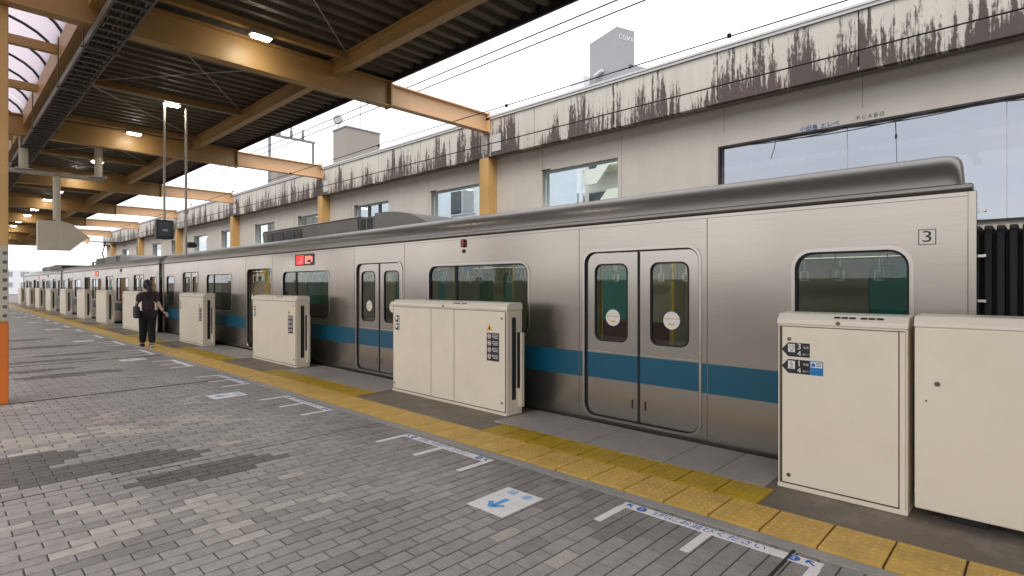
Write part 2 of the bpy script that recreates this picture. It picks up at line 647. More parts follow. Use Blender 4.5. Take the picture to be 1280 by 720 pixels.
LIGHT = [(.6, 4.5, .40, .20), (1.0, 4.0, .5, .22), (1.5, 3.5, .42, .22), (.5, 3.85, .35, .16), (1.25, 3.75, .3, .2)]


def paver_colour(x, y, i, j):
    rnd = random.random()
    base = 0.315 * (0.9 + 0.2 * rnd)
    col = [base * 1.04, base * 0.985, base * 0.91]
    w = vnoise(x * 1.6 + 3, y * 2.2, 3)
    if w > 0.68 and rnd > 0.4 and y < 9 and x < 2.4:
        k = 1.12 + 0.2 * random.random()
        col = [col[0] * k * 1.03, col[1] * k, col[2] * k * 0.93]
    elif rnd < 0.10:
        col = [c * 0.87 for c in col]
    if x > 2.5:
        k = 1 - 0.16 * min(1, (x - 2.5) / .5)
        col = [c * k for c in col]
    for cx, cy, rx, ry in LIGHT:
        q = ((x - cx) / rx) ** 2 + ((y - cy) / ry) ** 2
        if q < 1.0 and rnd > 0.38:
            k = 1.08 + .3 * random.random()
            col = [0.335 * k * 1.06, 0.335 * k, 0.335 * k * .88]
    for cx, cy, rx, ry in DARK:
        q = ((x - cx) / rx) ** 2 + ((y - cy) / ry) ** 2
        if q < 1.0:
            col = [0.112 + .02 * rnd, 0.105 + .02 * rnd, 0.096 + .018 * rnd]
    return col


hx, hy, ch = (BL - J) / 2, (BW - J) / 2, 0.0035
bv = [(-hx, -hy, -.010), (hx, -hy, -.010), (hx, hy, -.010), (-hx, hy, -.010),
      (-hx, -hy, -ch * .6), (hx, -hy, -ch * .6), (hx, hy, -ch * .6), (-hx, hy, -ch * .6),
      (-hx + ch, -hy + ch, 0), (hx - ch, -hy + ch, 0), (hx - ch, hy - ch, 0), (-hx + ch, hy - ch, 0)]
bf = [(0, 1, 5, 4), (1, 2, 6, 5), (2, 3, 7, 6), (3, 0, 4, 7), (4, 5, 9, 8), (5, 6, 10, 9), (6, 7, 11, 10), (7, 4, 8, 11), (8, 9, 10, 11)]
bricks = []
ends = []
ny = int((Y_END - 0.0) / BW)
for j in range(-14, ny):
    y = 5.08 + BW / 2 + 0.003 + (j - 48) * BW if j >= 48 else 5.08 - 0.003 - BW / 2 - (47 - j) * BW
    off = (0.5 * (j % 2)) * BL
    nx = int((X_BR + 2.3) / BL) + 2
    for i in range(nx):
        x = X_BR - 0.004 - hx - off + BL * .5 - i * BL
        if x + hx > X_BR:
            ends.append((y, j))
            continue
        if x < -2.25:
            break
        if y > 30 and x < -0.5:
            continue
        bricks.append((x, y, i, j))
view = [(in_view(x, y), k) for k, (x, y, i, j) in enumerate(bricks)]
near = set(k for d, k in sorted((d, k) for d, k in view if d)[:300])
bm_me = bpy.data.meshes.new('brick')
bm_me.from_pydata(bv, [], bf)
bm_me.materials.append(M['brick_o'])
V, F, CC = [], [], []
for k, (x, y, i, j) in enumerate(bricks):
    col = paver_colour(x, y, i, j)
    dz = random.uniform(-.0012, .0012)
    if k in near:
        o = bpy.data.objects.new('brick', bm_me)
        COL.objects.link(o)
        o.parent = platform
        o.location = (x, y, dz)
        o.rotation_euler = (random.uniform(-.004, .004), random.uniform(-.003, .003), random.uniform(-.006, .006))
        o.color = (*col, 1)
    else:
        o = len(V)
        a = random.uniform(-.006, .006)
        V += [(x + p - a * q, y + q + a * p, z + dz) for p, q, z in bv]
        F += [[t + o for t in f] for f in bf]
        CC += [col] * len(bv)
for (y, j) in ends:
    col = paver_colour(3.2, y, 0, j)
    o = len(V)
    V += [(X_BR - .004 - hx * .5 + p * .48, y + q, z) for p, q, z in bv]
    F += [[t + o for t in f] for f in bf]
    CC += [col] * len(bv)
me = bpy.data.meshes.new('paving_bricks')
me.from_pydata(V, [], F)
me.materials.append(M['brick_v'])
ca = me.color_attributes.new('Col', 'FLOAT_COLOR', 'POINT')
flat = []
for c in CC:
    flat += [*c, 1]
ca.data.foreach_set('color', flat)
tag(link('paving_bricks', me, platform), kind='stuff')
MB().box(-2.25, X_BR, 5.074, 5.086, -0.0075, -0.0005).build('expansion_joint', M['rubber'], platform)
for yj_ in (0.985, 9.17, 13.26):
    MB().box(-2.25, X_BR, yj_ - .007, yj_ + .007, -.0075, .0062).build('expansion_joint', M['rubber'], platform)

# ------------------------------------------------------------------ gate and door positions along the platform
GATES = [(1.39, 0.61), (6.52, 4.30), (11.43, 9.50), (16.25, 14.38), (22.6, 19.4), (27.1, 25.2), (31.4, 29.5), (36.4, 34.5), (41.7, 39.7),
         (46.6, 44.6), (51.6, 49.6), (57.2, 55.2)]
ZONES = [(GATES[i][0], GATES[i + 1][1]) for i in range(len(GATES) - 1)]

# tactile tiles: the long row, then a second row in front of each gate opening


def tile_mesh(name, wx, wy, m):
    t = MB()
    t.box(-wx / 2 + .006, wx / 2 - .006, -wy / 2 + .006, wy / 2 - .006, -0.010, 0.010)
    nx_, ny_ = 7, 6
    for a in range(nx_):
        for b in range(ny_):
            cx, cy = (a - (nx_ - 1) / 2) * wx / nx_, (b - (ny_ - 1) / 2) * wy / ny_
            r0, r1 = .0135, .0085
            vs = [(cx + r0 * math.cos(w), cy + r0 * math.sin(w), .010) for w in (i * PI / 3 for i in range(6))]
            vs += [(cx + r1 * math.cos(w), cy + r1 * math.sin(w), .0135) for w in (i * PI / 3 for i in range(6))]
            t.add(vs, [(i, (i + 1) % 6, 6 + (i + 1) % 6, 6 + i) for i in range(6)] + [(6, 7, 8, 9, 10, 11)])
    me_ = bpy.data.meshes.new(name)
    me_.from_pydata(t.v, [], t.f)
    me_.materials.append(m)
    return me_


T1, T2 = 0.40, 0.34
tile1 = tile_mesh('tactile_tile', T1, 0.312, M['yellow'])
tile2 = tile_mesh('tactile_tile', T2, 0.30, M['yellow2'])
far1, far2 = MB(), MB()
y = 0.59 - 0.312 * 4
while y < Y_END - 1:
    cy = y + .156
    if y < 20:
        o = link('tactile_tile', tile1, platform, (3.39 + T1 / 2, cy, random.uniform(-.001, .001)), (0, 0, random.uniform(-.006, .006)))
    else:
        far1.box(3.392, 3.788, y + .004, y + .308, -.01, .010)
    y += 0.312
for a, b in ZONES:
    y = a - 0.02
    while y + .3 < b + 0.05:
        if y < 16:
            link('tactile_tile', tile2, platform, (3.80 + T2 / 2, y + .15, random.uniform(-.001, .001)), (0, 0, random.uniform(-.006, .006)))
        else:
            far2.box(3.802, 3.80 + T2 - .002, y + .002, y + .298, -.01, .010)
        y += 0.30
tag(far1.build('tactile_tile_row', M['yellow'], platform), kind='stuff')
tag(far2.build('tactile_tile_rows', M['yellow2'], platform), kind='stuff')
slab_me = MB()
slab_me.box(-.36, .36, -.197, .197, -.01, .008)
sm = bpy.data.meshes.new('slab')
sm.from_pydata(slab_me.v, [], slab_me.f)
sm.materials.append(M['slab'])
for a, b in ZONES:
    n = max(1, round((b - a - .1) / .40))
    for i in range(n):
        link('paving_slab', sm, platform, (4.145 + .36, a + .06 + .2 + i * .40, random.uniform(-.0015, .0015)), bevel=0.004, seg=1)

# ------------------------------------------------------------------ floor markings
Z = 0.0045


def tape(name, x0, x1, y0, y1, parent, m=None):
    return MB().box(x0, x1, y0, y1, 0.0012, Z).build(name, m or M['tape'], parent)


def blue_arrow(mb, cx, cy, ang, L, w, z):
    """flat arrow with its tip at +direction ang in the floor plane"""
    ca_, sa_ = math.cos(ang), math.sin(ang)

    def P(a, b):
        return (cx + a * ca_ - b * sa_, cy + a * sa_ + b * ca_, z)

    def strip(p, q, ww):
        d = Vector(q) - Vector(p)
        d.normalize()
        n = Vector((-d.y, d.x, 0)) * ww / 2
        vs = [Vector(p) + n, Vector(p) - n, Vector(q) - n, Vector(q) + n]
        up = Vector((0, 0, .0008))
        mb.add([v for v in vs] + [v + up for v in vs], [(0, 1, 2, 3), (4, 5, 6, 7), (0, 1, 5, 4), (1, 2, 6, 5), (2, 3, 7, 6), (3, 0, 4, 7)])
    strip(P(-L / 2, 0), P(L / 2 - w * .4, 0), w)
    mb.v = mb.v
    strip(P(L / 2, 0), P(L / 2 - L * .42, L * .36), w * .95)
    z += .0009
    strip((P(L / 2, 0)[0], P(L / 2, 0)[1], z), (*P(L / 2 - L * .42, -L * .36)[:2], z), w * .95)


def bracket(cy, label, idx, near=False, ymin=None):
    b = empty('queue_marking', (0, cy, 0), label, 'floor marking', 'white queue brackets on the floor')
    h = 0.60
    x0, x1 = 3.145, 3.225
    tape('tape_bar', x0, x1, -h, h, b)
    for yy in (-h + .022, 0, h - .022):
        tape('tape_leg', 2.85, x0 - .0005, yy - .026, yy + .026, b)
    if near:
        xm = (x0 + x1) / 2
        text('lettering', '2列にお並びください', 0.066, M['ink_blue'], b, (xm, 0.03, Z + .0006), FLOOR, depth=.0003, sx=1.12)
        for s in (1, -1):
            disc(MB(), (xm, s * .46, Z), .034, 'Z', 20, .0006).build('blue_roundel', M['ink_blue'], b)
        for s in (1, -1):
            text('roundel_digit', '2', 0.045, M['white'], b, (xm, s * .46, Z + .0012), FLOOR, depth=.0003)
        for s in (1, -1):
            ar = MB()
            blue_arrow(ar, xm, s * .545, R(45), .06, .012, Z)
            ar.build('corner_arrow', M['ink_blue'], b)
    return b


ORD = ['nearest', 'second', 'third', 'fourth', 'fifth', 'sixth', 'seventh', 'eighth', 'ninth', 'tenth', 'eleventh', 'twelfth',
       'thirteenth', 'fourteenth', 'fifteenth', 'sixteenth', 'seventeenth', 'eighteenth', 'nineteenth', 'twentieth']
ords = ['nearest the camera', 'second', 'third', 'fourth', 'fifth', 'sixth', 'seventh', 'eighth', 'ninth', 'tenth', 'eleventh', 'twelfth']
ARROWS = [2.62, 7.80, 12.85, 18.0, 23.5, 28.4, 33.4, 38.4, 44.0]
bi = 0
for k, ay in enumerate(ARROWS):
    for dy in (-1.2, 1.28):
        lab = ('white queue bracket with blue lettering and arrows, nearest the camera' if bi == 0 else
               '%s white queue bracket on the pavers, counted from the camera' % ORD[bi])
        bracket(ay + dy, lab, bi, near=(k < 2))
        bi += 1
for k, ay in enumerate(ARROWS):
    lab = ['white floor sign with a big blue arrow, nearest the camera', 'second white arrow floor sign from the camera',
           'third white arrow floor sign from the camera', 'fourth white arrow floor sign from the camera',
           'fifth white arrow floor sign from the camera'][k] if k < 5 else '%s white arrow floor sign from the camera' % ORD[k]
    a = empty('arrow_floor_sign', (2.67, ay, 0), lab, 'floor sign', 'white arrow signs on the floor')
    MB().box(-.205, .205, -.165, .165, .0012, Z).build('sign_sheet', M['tape'], a, rot=(0, 0, R(1.5)))
    if k < 3:
        ar = MB()
        blue_arrow(ar, -.05, 0.01, R(180), .17, .038, Z)
        ar.build('blue_arrow', M['ink_sky'], a)
        text('lettering', '降', 0.085, M['ink_sky'], a, (.135, .065, Z + .0006), FLOOR, depth=.0003)
        text('lettering', '車', 0.085, M['ink_sky'], a, (.135, -.065, Z + .0006), FLOOR, depth=.0003)

# ------------------------------------------------------------------ platform gates


def gate(Y1, Y0, X, label, kind, detail=2):
    """cream screen-gate housing; local y runs 0..L away from the camera, x = 0 is the front face"""
    L = Y1 - Y0
    e = empty('platform_gate', (X, Y0, 0), label, 'platform gate', 'cream platform gates along the edge')
    T = .255
    foot = 0.0
    Ht = 1.185
    MB().box(0.006, T, 0, L, foot, Ht).build('housing', M['gate'], e, bevel=0.006)
    prof = [(-.004, Ht + .001), (-.004, Ht + .035), (.045, Ht + .078), (T - .02, Ht + .085), (T + .004, Ht + .06), (T + .004, Ht + .001)]
    MB().extrude(prof, lambda p, q, w: (p, w, q), -.004, L + .004).build('top_cap', M['gate_cap'], e, bevel=0.006)
    if kind == 'end':
        spl = [(0.045, L - .028)]
    elif detail >= 2 and L > 2.1:
        spl = [(0.02, L * .405), (L * .405 + .003, L * .61), (L * .61 + .003, L - .02)]
    else:
        spl = [(0.015, L - .015)]
    MB().box(0.0025, 0.006, 0.012, L - .012, .035, Ht - .012).build('panel_gap', M['seam'], e)
    for a, b in spl:
        MB().box(-.0035, 0.005, a + .004, b - .004, .045, Ht - .018).build('access_panel', M['gate'], e, bevel=0.002, seg=1)
    if kind == 'end':
        MB().box(-.0035, 0.005, 0.012, .042, .03, Ht - .018).build('edge_panel', M['gate'], e, bevel=0.002, seg=1)
    MB().box(-.0045, .006, 0.0, L, 0.003, .034).build('base_rail', M['gate'], e, bevel=0.002, seg=1)
    if kind == 'gate':
        # end facing the camera: black slot with the leaf's edge behind it
        MB().box(.085, .150, -.004, 0.004, .17, 1.10).build('end_slot', M['black'], e, bevel=0.003)
        lf = MB()
        lf.box(.185, .245, -.10 if detail < 2 else -.05, .004, .08, .93)
        lf.build('sliding_leaf', M['gate'], e, bevel=0.012)
        MB().box(.168, .183, -.035, -.0045, .30, .93).build('leaf_seal', M['black'], e)
    # locks
    lk = MB()
    pts = [(L - .08, 1.08), (L - .075, .10), (L / 2, Ht + .02)] if kind == 'end' else [(.07, 1.09), (.07, .14), (L * .5, Ht + .02), (L - .06, .12)]
    for yy, zz in pts:
        lk.cyl((-.0075, yy, zz), (.002, yy, zz), .014, 12)
    lk.build('lock', M['lock'], e)
    if detail:
        tl = empty('top_lettering', (.0205, L * .36, Ht + .0585))
        tl.parent = e
        tl.rotation_euler = (0, -R(41), 0)
        for i_ in range(6 if L < 1.5 else 5):
            MB().box(-.008, .008, .10 - i_ * .046 - (.02 if i_ > 2 else 0), .138 - i_ * .046 - (.02 if i_ > 2 else 0), .0005, .0022).build('dark_mark', M['black'], tl)
    return e, L


def pent_tag(mb, y0, y1, z0, z1, x=-.0048, tip=.045):
    """flat arrow tag pointing away from the camera (towards +Y, left in the view)"""
    zc = (z0 + z1) / 2
    prof = [(y0, z0), (y0, z1), (y1 - tip, z1), (y1, zc), (y1 - tip, z0)]
    mb.extrude(prof, lambda p, q, w: (w, p, q), x, x + .0015)


gate_labels = [
    'cream platform gate nearest the camera with two black arrow tags',
    'long cream platform gate with three panels, warning triangle and black safety panel',
    'third cream platform gate from the camera, in front of the open train door',
    'fourth cream platform gate from the camera, beside the walking person',
    'fifth cream platform gate, partly hidden behind the walking person',
    'sixth cream platform gate from the camera', 'seventh cream platform gate from the camera',
    'eighth cream platform gate from the camera', 'ninth cream platform gate from the camera',
    'tenth cream platform gate from the camera', 'eleventh cream platform gate from the camera',
    'farthest cream platform gate at the far platform end']
for gi, (a, b) in enumerate(GATES):
    X = 4.26 if gi == 0 else 4.40
    e, L = gate(a, b, X, gate_labels[gi], 'end' if gi == 0 else 'gate', 2 if gi < 4 else (1 if gi < 6 else 0))
    if gi == 0:
        for zc, nums, car, blue in ((1.005, ('3', '4'), '10', False), (.885, ('1', '4'), '6', True)):
            t = MB()
            pent_tag(t, L - .215, L - .028, zc - .05, zc + .05)
            tg = t.build('direction_tag', M['tag'], e)
            x = -.0052
            MB().box(x - .0006, x, L - .118, L - .072, zc - .018, zc + .04).build('count_plate', M['white'], tg)
            text('count_digits', car, .040, M['ink_grey'], tg, (x - .0010, L - .095, zc + .019), FACE_W, depth=.0003)
            text('count_word', '両', .020, M['ink_grey'], tg, (x - .0010, L - .095, zc - .009), FACE_W, depth=.0003)
            text('door_digit', nums[0], .060, M['white'], tg, (x - .0006, L - .146, zc + .023), FACE_W, depth=.0003)
            text('door_digit', nums[1], .052, M['white'], tg, (x - .0006, L - .146, zc - .026), FACE_W, depth=.0003)
            text('door_word', '号車', .019, M['white'], tg, (x - .0006, L - .190, zc + .018), FACE_W, depth=.0003)
            text('door_word', '番ドア', .014, M['white'], tg, (x - .0006, L - .190, zc - .030), FACE_W, depth=.0003)
            if blue:
                MB().box(x + .0004, x + .0019, L - .300, L - .2155, zc - .05, zc + .05).build('blue_notice', M['sky_tag'], tg)
                MB().box(x - .0004, x + .0003, L - .294, L - .221, zc + .004, zc + .044).build('white_notice_field', M['white'], tg)
                q = MB()
                q.extrude([(L - .226, zc + .010), (L - .250, zc + .010), (L - .248, zc + .030), (L - .236, zc + .040), (L - .226, zc + .026)],
                          lambda p, r_, w: (w, p, r_), x - .0009, x - .0005)
                q.build('notice_mark', M['ink_blue'], tg)
                ln = MB()
                for i_ in range(3):
                    ln.box(x - .0009, x - .0005, L - .288, L - .256, zc + .012 + i_ * .011, zc + .017 + i_ * .011)
                ln.build('notice_lines', M['ink_grey'], tg)
    elif gi < 5:
        for zc in (1.005, .895):
            t = MB()
            t.box(-.0048, -.0036, L - .17, L - .105, zc - .045, zc + .045)
            t.cyl((-.0048, L - .105, zc), (-.0036, L - .105, zc), .045, 18)
            tg = t.build('direction_tag', M['tag'], e)
            q = MB()
            q.cyl((-.0056, L - .098, zc + .008), (-.0049, L - .098, zc + .008), .027, 14)
            q.build('count_plate', M['white'], tg)
            q = MB()
            for i_ in range(2):
                q.box(-.0056, -.0049, L - .162, L - .140, zc - .034 + i_ * .036, zc - .008 + i_ * .036)
            q.build('door_digit', M['white'], tg)
        zt = 1.0
        y0 = .115
        t = MB()
        t.box(-.0048, -.0036, y0, y0 + .20, .60, .92)
        pn = t.build('safety_panel', M['tag'], e)
        for i_ in range(4):
            zc = .88 - i_ * .077
            q = MB()
            q.cyl((-.0056, y0 + .158, zc), (-.0049, y0 + .158, zc), .029, 18)
            q.build('roundel', M['white'], pn)
            q = MB()
            q.cyl((-.0062, y0 + .158, zc), (-.0057, y0 + .158, zc), .0235, 16)
            q.build('roundel_ring', M['ink_red'], pn)
            q = MB()
            q.cyl((-.0068, y0 + .158, zc), (-.0063, y0 + .158, zc), .0165, 16)
            q.build('roundel_field', M['white'], pn)
            q = MB()
            q.box(-.0073, -.0069, y0 + .153, y0 + .163, zc - .012, zc + .012)
            q.build('roundel_figure', M['ink_grey'], pn)
            q = MB()
            for kk in range(3):
                q.box(-.0056, -.0049, y0 + .02, y0 + .115 - .02 * (kk == 2), zc + .016 - kk * .017, zc + .022 - kk * .017)
            q.build('panel_lines', M['white'], pn)
        tr = MB()
        tr.extrude([(y0 + .110, .945), (y0 + .205, .945), (y0 + .158, 1.03)], lambda p, q_, w: (w, p, q_), -.0048, -.0036)
        wt = tr.build('warning_triangle', M['ink_yellow'], e)
        q = MB()
        q.extrude([(y0 + .138, .957), (y0 + .178, .957), (y0 + .166, .985), (y0 + .158, 1.005), (y0 + .15, .985)], lambda p, q_, w: (w, p, q_), -.0055, -.0049)
        q.build('warning_figure', M['tag'], wt)
        MB().box(-.0042, -.0036, y0, y0 + .10, .95, .975).build('pale_notice', M['white'], e)

# the plain raised housing at the right edge of the picture
e = empty('gate_cabinet', (4.255, -1.6, 0), 'plain raised cream cabinet right of the nearest platform gate', 'platform gate')
Lc = 1.6 + .575
MB().box(0, .30, 0, Lc, .07, 1.205).build('housing', M['gate'], e, bevel=0.010)
MB().extrude([(-.003, 1.206), (-.003, 1.225), (.035, 1.275), (.29, 1.28), (.303, 1.25), (.303, 1.206)], lambda p, q, w: (p, w, q), -.003, Lc + .003).build('top_cap', M['gate_cap'], e, bevel=0.006)
lk = MB()
lk.cyl((-.006, Lc - .115, .86), (.003, Lc - .115, .86), .015, 12)
lk.cyl((-.004, Lc - .06, .75), (.003, Lc - .06, .75), .006, 10)
lk.build('lock', M['lock'], e)
for yy in (.15, Lc - .35):
    MB().box(.10, .22, yy, yy + .2, -.005, .071).build('foot', M['black'], e)

# ------------------------------------------------------------------ the train
CX, CY0 = 4.94, 0.367
LEN = 19.5
DOORS = [2.60, 7.367, 12.133, 16.90]
WINS = [(.33, 1.11), (4.10, 6.03), (8.98, 10.90), (13.75, 15.52), (18.39, 19.17)]
DW = 0.68          # half width of a door opening
ZB, ZT = -.42, 2.115


def door_pair(parent, tcen, opened, far=False):
    d = empty('door', (0, tcen, 0))
    d.parent = parent
    return d


def make_car(name, label, open_doors=(), leader=False):
    car = empty(name, (CX, CY0, 0), label, 'train car', 'cars of the train')
    # near side skin
    holes = [rr(t - DW, t + DW, .035, 1.845, .14) for t in DOORS] + [rr(a, b, .85, 1.735, .13) for a, b in WINS]
    plate('side_wall', [rect(0, LEN, ZB, ZT)], holes, 0.0, 0.07, M['steel'], car)
    # far side skin with window openings only
    fh = [rr(max(a, .36), min(b, LEN - .36), .85, 1.735, .13) for a, b in WINS]
    for t in DOORS:
        fh += [rr(t - .56, t - .14, .86, 1.70, .1), rr(t + .14, t + .56, .86, 1.70, .1)]
    plate('far_side_wall', [rect(.27, LEN - .27, ZB, ZT)], fh, 2.73, 2.80, M['int_wall'], car)
    pf = MB()
    pf.box(2.76, 2.765, .3, LEN - .3, .80, 1.80)
    pf.build('far_glazing', M['glass_far'], car)
    # ends
    for y0 in (0.20, LEN - .26):
        em = plate_mesh('end_wall', [rect(.075, 2.725, ZB, ZT - .07)], [rr(1.0, 1.8, .05, 1.9, .08)], 0, .06, M['steel'])
        for v in em.vertices:
            x, y_, z = v.co
            v.co = (y_, x + y0 + 0.0, z)
        em.flip_normals()
        link('end_wall', em, car)
    # floor, ceiling, roof
    MB().box(.075, 2.725, .27, LEN - .27, -.05, .030).build('cabin_floor', M['int_floor'], car)
    MB().box(.075, 2.725, .27, LEN - .27, 2.06, 2.10).build('cabin_ceiling', M['int_wall'], car)
    gut = [(-.012, 2.120), (-.045, 2.135), (-.045, 2.165), (-.012, 2.172), (.08, 2.172), (.08, 2.12)]
    for fl in (0, 1):
        MB().extrude([(2.8 - p, q) if fl else (p, q) for p, q in gut], lambda p, q, w: (p, w, q), .25 if fl else -.03, LEN - .25 if fl else LEN + .03).build('rain_gutter', M['roof'], car, bevel=0.004, seg=1)
    half = [(-.008 + .315 * (1 - math.cos(w)), 2.174 + .258 * math.sin(w)) for w in (R(90 * i / 14) for i in range(15))] + [(.45, 2.455), (.7, 2.486), (1.05, 2.51), (1.4, 2.517)]
    full = half + [(2.8 - p, q) for p, q in half[-2::-1]]
    rings = [(.02, .085), (.026, .05), (.045, .022), (.08, .006), (.13, 0), (LEN - .13, 0), (LEN - .08, .006), (LEN - .045, .022), (LEN - .026, .05), (LEN - .02, .085)]
    q = MB()
    nf = len(full)
    vs = []
    for w, ins in rings:
        for p, z in full:
            f = (1.4 - p) / 1.4
            sh_ = .17 * (1 - max(f, 0)) * (1 if w < 5 else -1)      # the roof end curves back from the near eave
            vs.append((p + ins * f * .8, w + sh_, max(2.1735, z - ins * .8)))
    fs = []
    for r_ in range(len(rings) - 1):
        for i in range(nf - 1):
            fs.append((r_ * nf + i, r_ * nf + i + 1, (r_ + 1) * nf + i + 1, (r_ + 1) * nf + i))
    fs += [tuple(range(nf)), tuple(range((len(rings) - 1) * nf, len(rings) * nf))]
    q.add(vs, fs)
    ro = q.build('roof', M['roof'], car, smooth=True)
    ro.data.set_sharp_from_angle(angle=R(40))
    sm_ = MB()
    sm_.box(-.002, -.0005, .002, LEN - .002, 2.085, 2.088)
    sm_.build('cant_seam', M['seam'], car)
    # rain gutter drops and corner posts
    for y0 in (-.05, LEN + .004):
        MB().box(-.022, .03, y0, y0 + .046, ZB, 2.118).build('corner_post', M['steel'], car, bevel=0.006)
    MB().box(-.02, 2.82, .3, LEN - .3, -.55, ZB - .01).build('underframe', M['under'], car)
    for yb in (3.0, 16.5):
        bg_ = MB()
        for dy in (-1.05, 1.05):
            bg_.cyl((.35, yb + dy, -.83), (.47, yb + dy, -.83), .41, 20)
            bg_.cyl((2.33, yb + dy, -.83), (2.45, yb + dy, -.83), .41, 20)
        bg_.box(.3, 2.5, yb - 1.3, yb + 1.3, -.75, -.56)
        bg_.build('bogie', M['under'], car)
    # doors
    for di, t in enumerate(DOORS):
        d = empty('door', (0, t, 0))
        d.parent = car
        op = di in open_doors
        fr = plate('door_frame', [rr(-DW - .002, DW + .002, .033, 1.847, .142)], [rr(-DW + .022, DW - .022, .055, 1.825, .125)], -.008, .045, M['rim'], d)
        fr2 = plate('door_seal', [rr(-DW + .0215, DW - .0215, .0555, 1.8245, .1245)], [rr(-DW + .034, DW - .034, .066, 1.812, .115)], .012, .05, M['rubber'], d)
        for s in (1, -1):
            sh = s * .58 if op else 0
            y0, y1 = (.012, .652) if s > 0 else (-.652, -.012)
            y0, y1 = y0 + sh, y1 + sh
            dx = .028 if not op else .075
            wy0, wy1 = (.13, .545) if s > 0 else (-.545, -.13)
            wy0, wy1 = wy0 + sh, wy1 + sh
            if s > 0:
                ol = [(y1 - .11, 1.806), (y0, 1.806), (y0, .07), (y1 - .11, .07)] 
            leaf_o = rect(y0, y1, .068, 1.808)
            lf = plate('door_leaf', [leaf_o], [rr(wy0, wy1, .865, 1.695, .085)], dx, dx + .03, M['steel_door'], d)
            plate('window_gasket', [rr(wy0 - .0, wy1 + .0, .865, 1.695, .085)], [rr(wy0 + .014, wy1 - .014, .879, 1.681, .075)], dx - .004, dx + .028, M['rubber'], d)
            MB().box(dx + .012, dx + .016, wy0 + .01, wy1 - .01, .875, 1.685).build('door_pane', M['glass_door'], d)
            if not op:
                MB().box(dx - .0022, dx - .0006, y0 + .0, y1, .465, .735).build('blue_stripe', M['blue'], d)
                MB().box(dx - .003, dx - .0005, y0, y1, .748, .756).build('trim_line', M['rim'], d)
                hd = MB()
                yy = s * .075
                hd.box(dx - .0012, dx + .001, yy - .011, yy + .011, .195, .285)
                hd.build('hand_recess', M['black'], d)
                yc = (wy0 + wy1) / 2 - .02
                st = MB()
                st.cyl((dx + .0095, yc, 1.12), (dx + .0115, yc, 1.12), .088, 24)
                stk = st.build('sticker', M['white'], d)
                q = MB()
                q.box(dx + .0082, dx + .0093, yc - .086, yc + .086, 1.132, 1.141)
                q.box(dx + .0082, dx + .0093, yc - .03, yc + .035, 1.075, 1.092)
                q.build('sticker_print', M['ink_yellow'], d)
            if op:
                break_ = None
        if not op:
            MB().box(.020, .054, -.0117, .0117, .07, 1.806).build('meeting_seal', M['rubber'], d)
        pl = MB()
        for s in (1, -1):
            pl.box(-.0012, .0004, s * (DW + .055) - .003, s * (DW + .055) + .003, ZB + .1, 2.084)
        pl.build('panel_joint', M['seam'], d)
    # stripe between doors
    edges = [0.0]
    for t in DOORS:
        edges += [t - DW - .003, t + DW + .003]
    edges.append(LEN)
    for a, b in zip(edges[::2], edges[1::2]):
        MB().box(-.0016, -.0004, a + (.06 if a else .0) , b - (.06 if b < LEN else 0), .462, .738).build('blue_stripe', M['blue'], car)
        if a:
            MB().box(-.0016, -.0004, a, a + .052, .462, .738).build('blue_stripe', M['blue'], car)
        if b < LEN:
            MB().box(-.0016, -.0004, b - .052, b, .462, .738).build('blue_stripe', M['blue'], car)
    # windows
    for a, b in WINS:
        w = empty('window', (0, (a + b) / 2, 0))
        w.parent = car
        h = (b - a) / 2
        plate('window_frame', [rr(-h - .028, h + .028, .822, 1.763, .155)], [rr(-h, h, .85, 1.735, .13)], -.006, .002, M['rim'], w)
        plate('gasket', [rr(-h + .0005, h - .0005, .8505, 1.7345, .1295)], [rr(-h + .016, h - .016, .866, 1.719, .12)], .004, .05, M['rubber'], w)
        MB().box(.022, .026, -h + .008, h - .008, .858, 1.727).build('pane', M['glass'], w)
        if h > .6:
            MB().box(.012, .045, .36, .41, .86, 1.725).build('mullion', M['rubber'], w)
    # interior fittings
    for xs in (.09, 2.26):
        for ea, eb in ((3.45, 6.5), (8.2, 11.25), (12.98, 16.05)):
            sb = MB()
            sb.box(xs, xs + .45, ea, eb, .32, .46)
            bx = xs if xs < 1 else xs + .34
            sb.box(bx, bx + .11, ea, eb, .461, .90)
            sb.build('bench_seat', M['seat'], car, bevel=0.03)
            for yy in (ea - .04, eb + .01):
                MB().box(xs, xs + .42, yy, yy + .03, .30, 1.55).build('seat_screen', M['int_wall'], car)
    for xr in (.5, 2.3):
        rail = MB()
        rail.cyl((xr, .3, 1.78), (xr, LEN - .3, 1.78), .016, 8)
        rail.build('grab_rail', M['rim'], car)
    hg = MB()
    y = .55
    while y < LEN - .4:
        for xr in (.5, 2.3):
            hg.box(xr - .012, xr + .012, y - .004, y + .004, 1.62, 1.765)
            hg.box(xr - .006, xr + .006, y - .045, y + .045, 1.515, 1.53)
            hg.box(xr - .006, xr + .006, y - .045, y - .032, 1.53, 1.62)
            hg.box(xr - .006, xr + .006, y + .032, y + .045, 1.53, 1.62)
            hg.box(xr - .006, xr + .006, y - .045, y + .045, 1.6205, 1.632)
        y += .38
    tag(hg.build('hanging_straps', M['white'], car), kind='stuff')
    for xl in (.75, 2.0):
        MB().box(xl - .05, xl + .05, .5, LEN - .5, 2.045, 2.058).build('cabin_lamp', M['int_light'], car)
    for k in range(15):
        yy = .7 + k * 1.24
        MB().box(2.715, 2.729, yy, yy + .9, 1.78, 2.0).build('wall_poster', [M['white'], M['ink_sky'], M['ink_yellow'], M['white'], M['ink_red']][k % 5], car)
    for yy in (3.40, 6.52, 8.16, 11.28, 12.93, 16.08):
        for xp in (.52, 2.28):
            MB().cyl((xp, yy, .03), (xp, yy, 2.06), .017, 8).build('grab_pole', M['ink_yellow'], car)
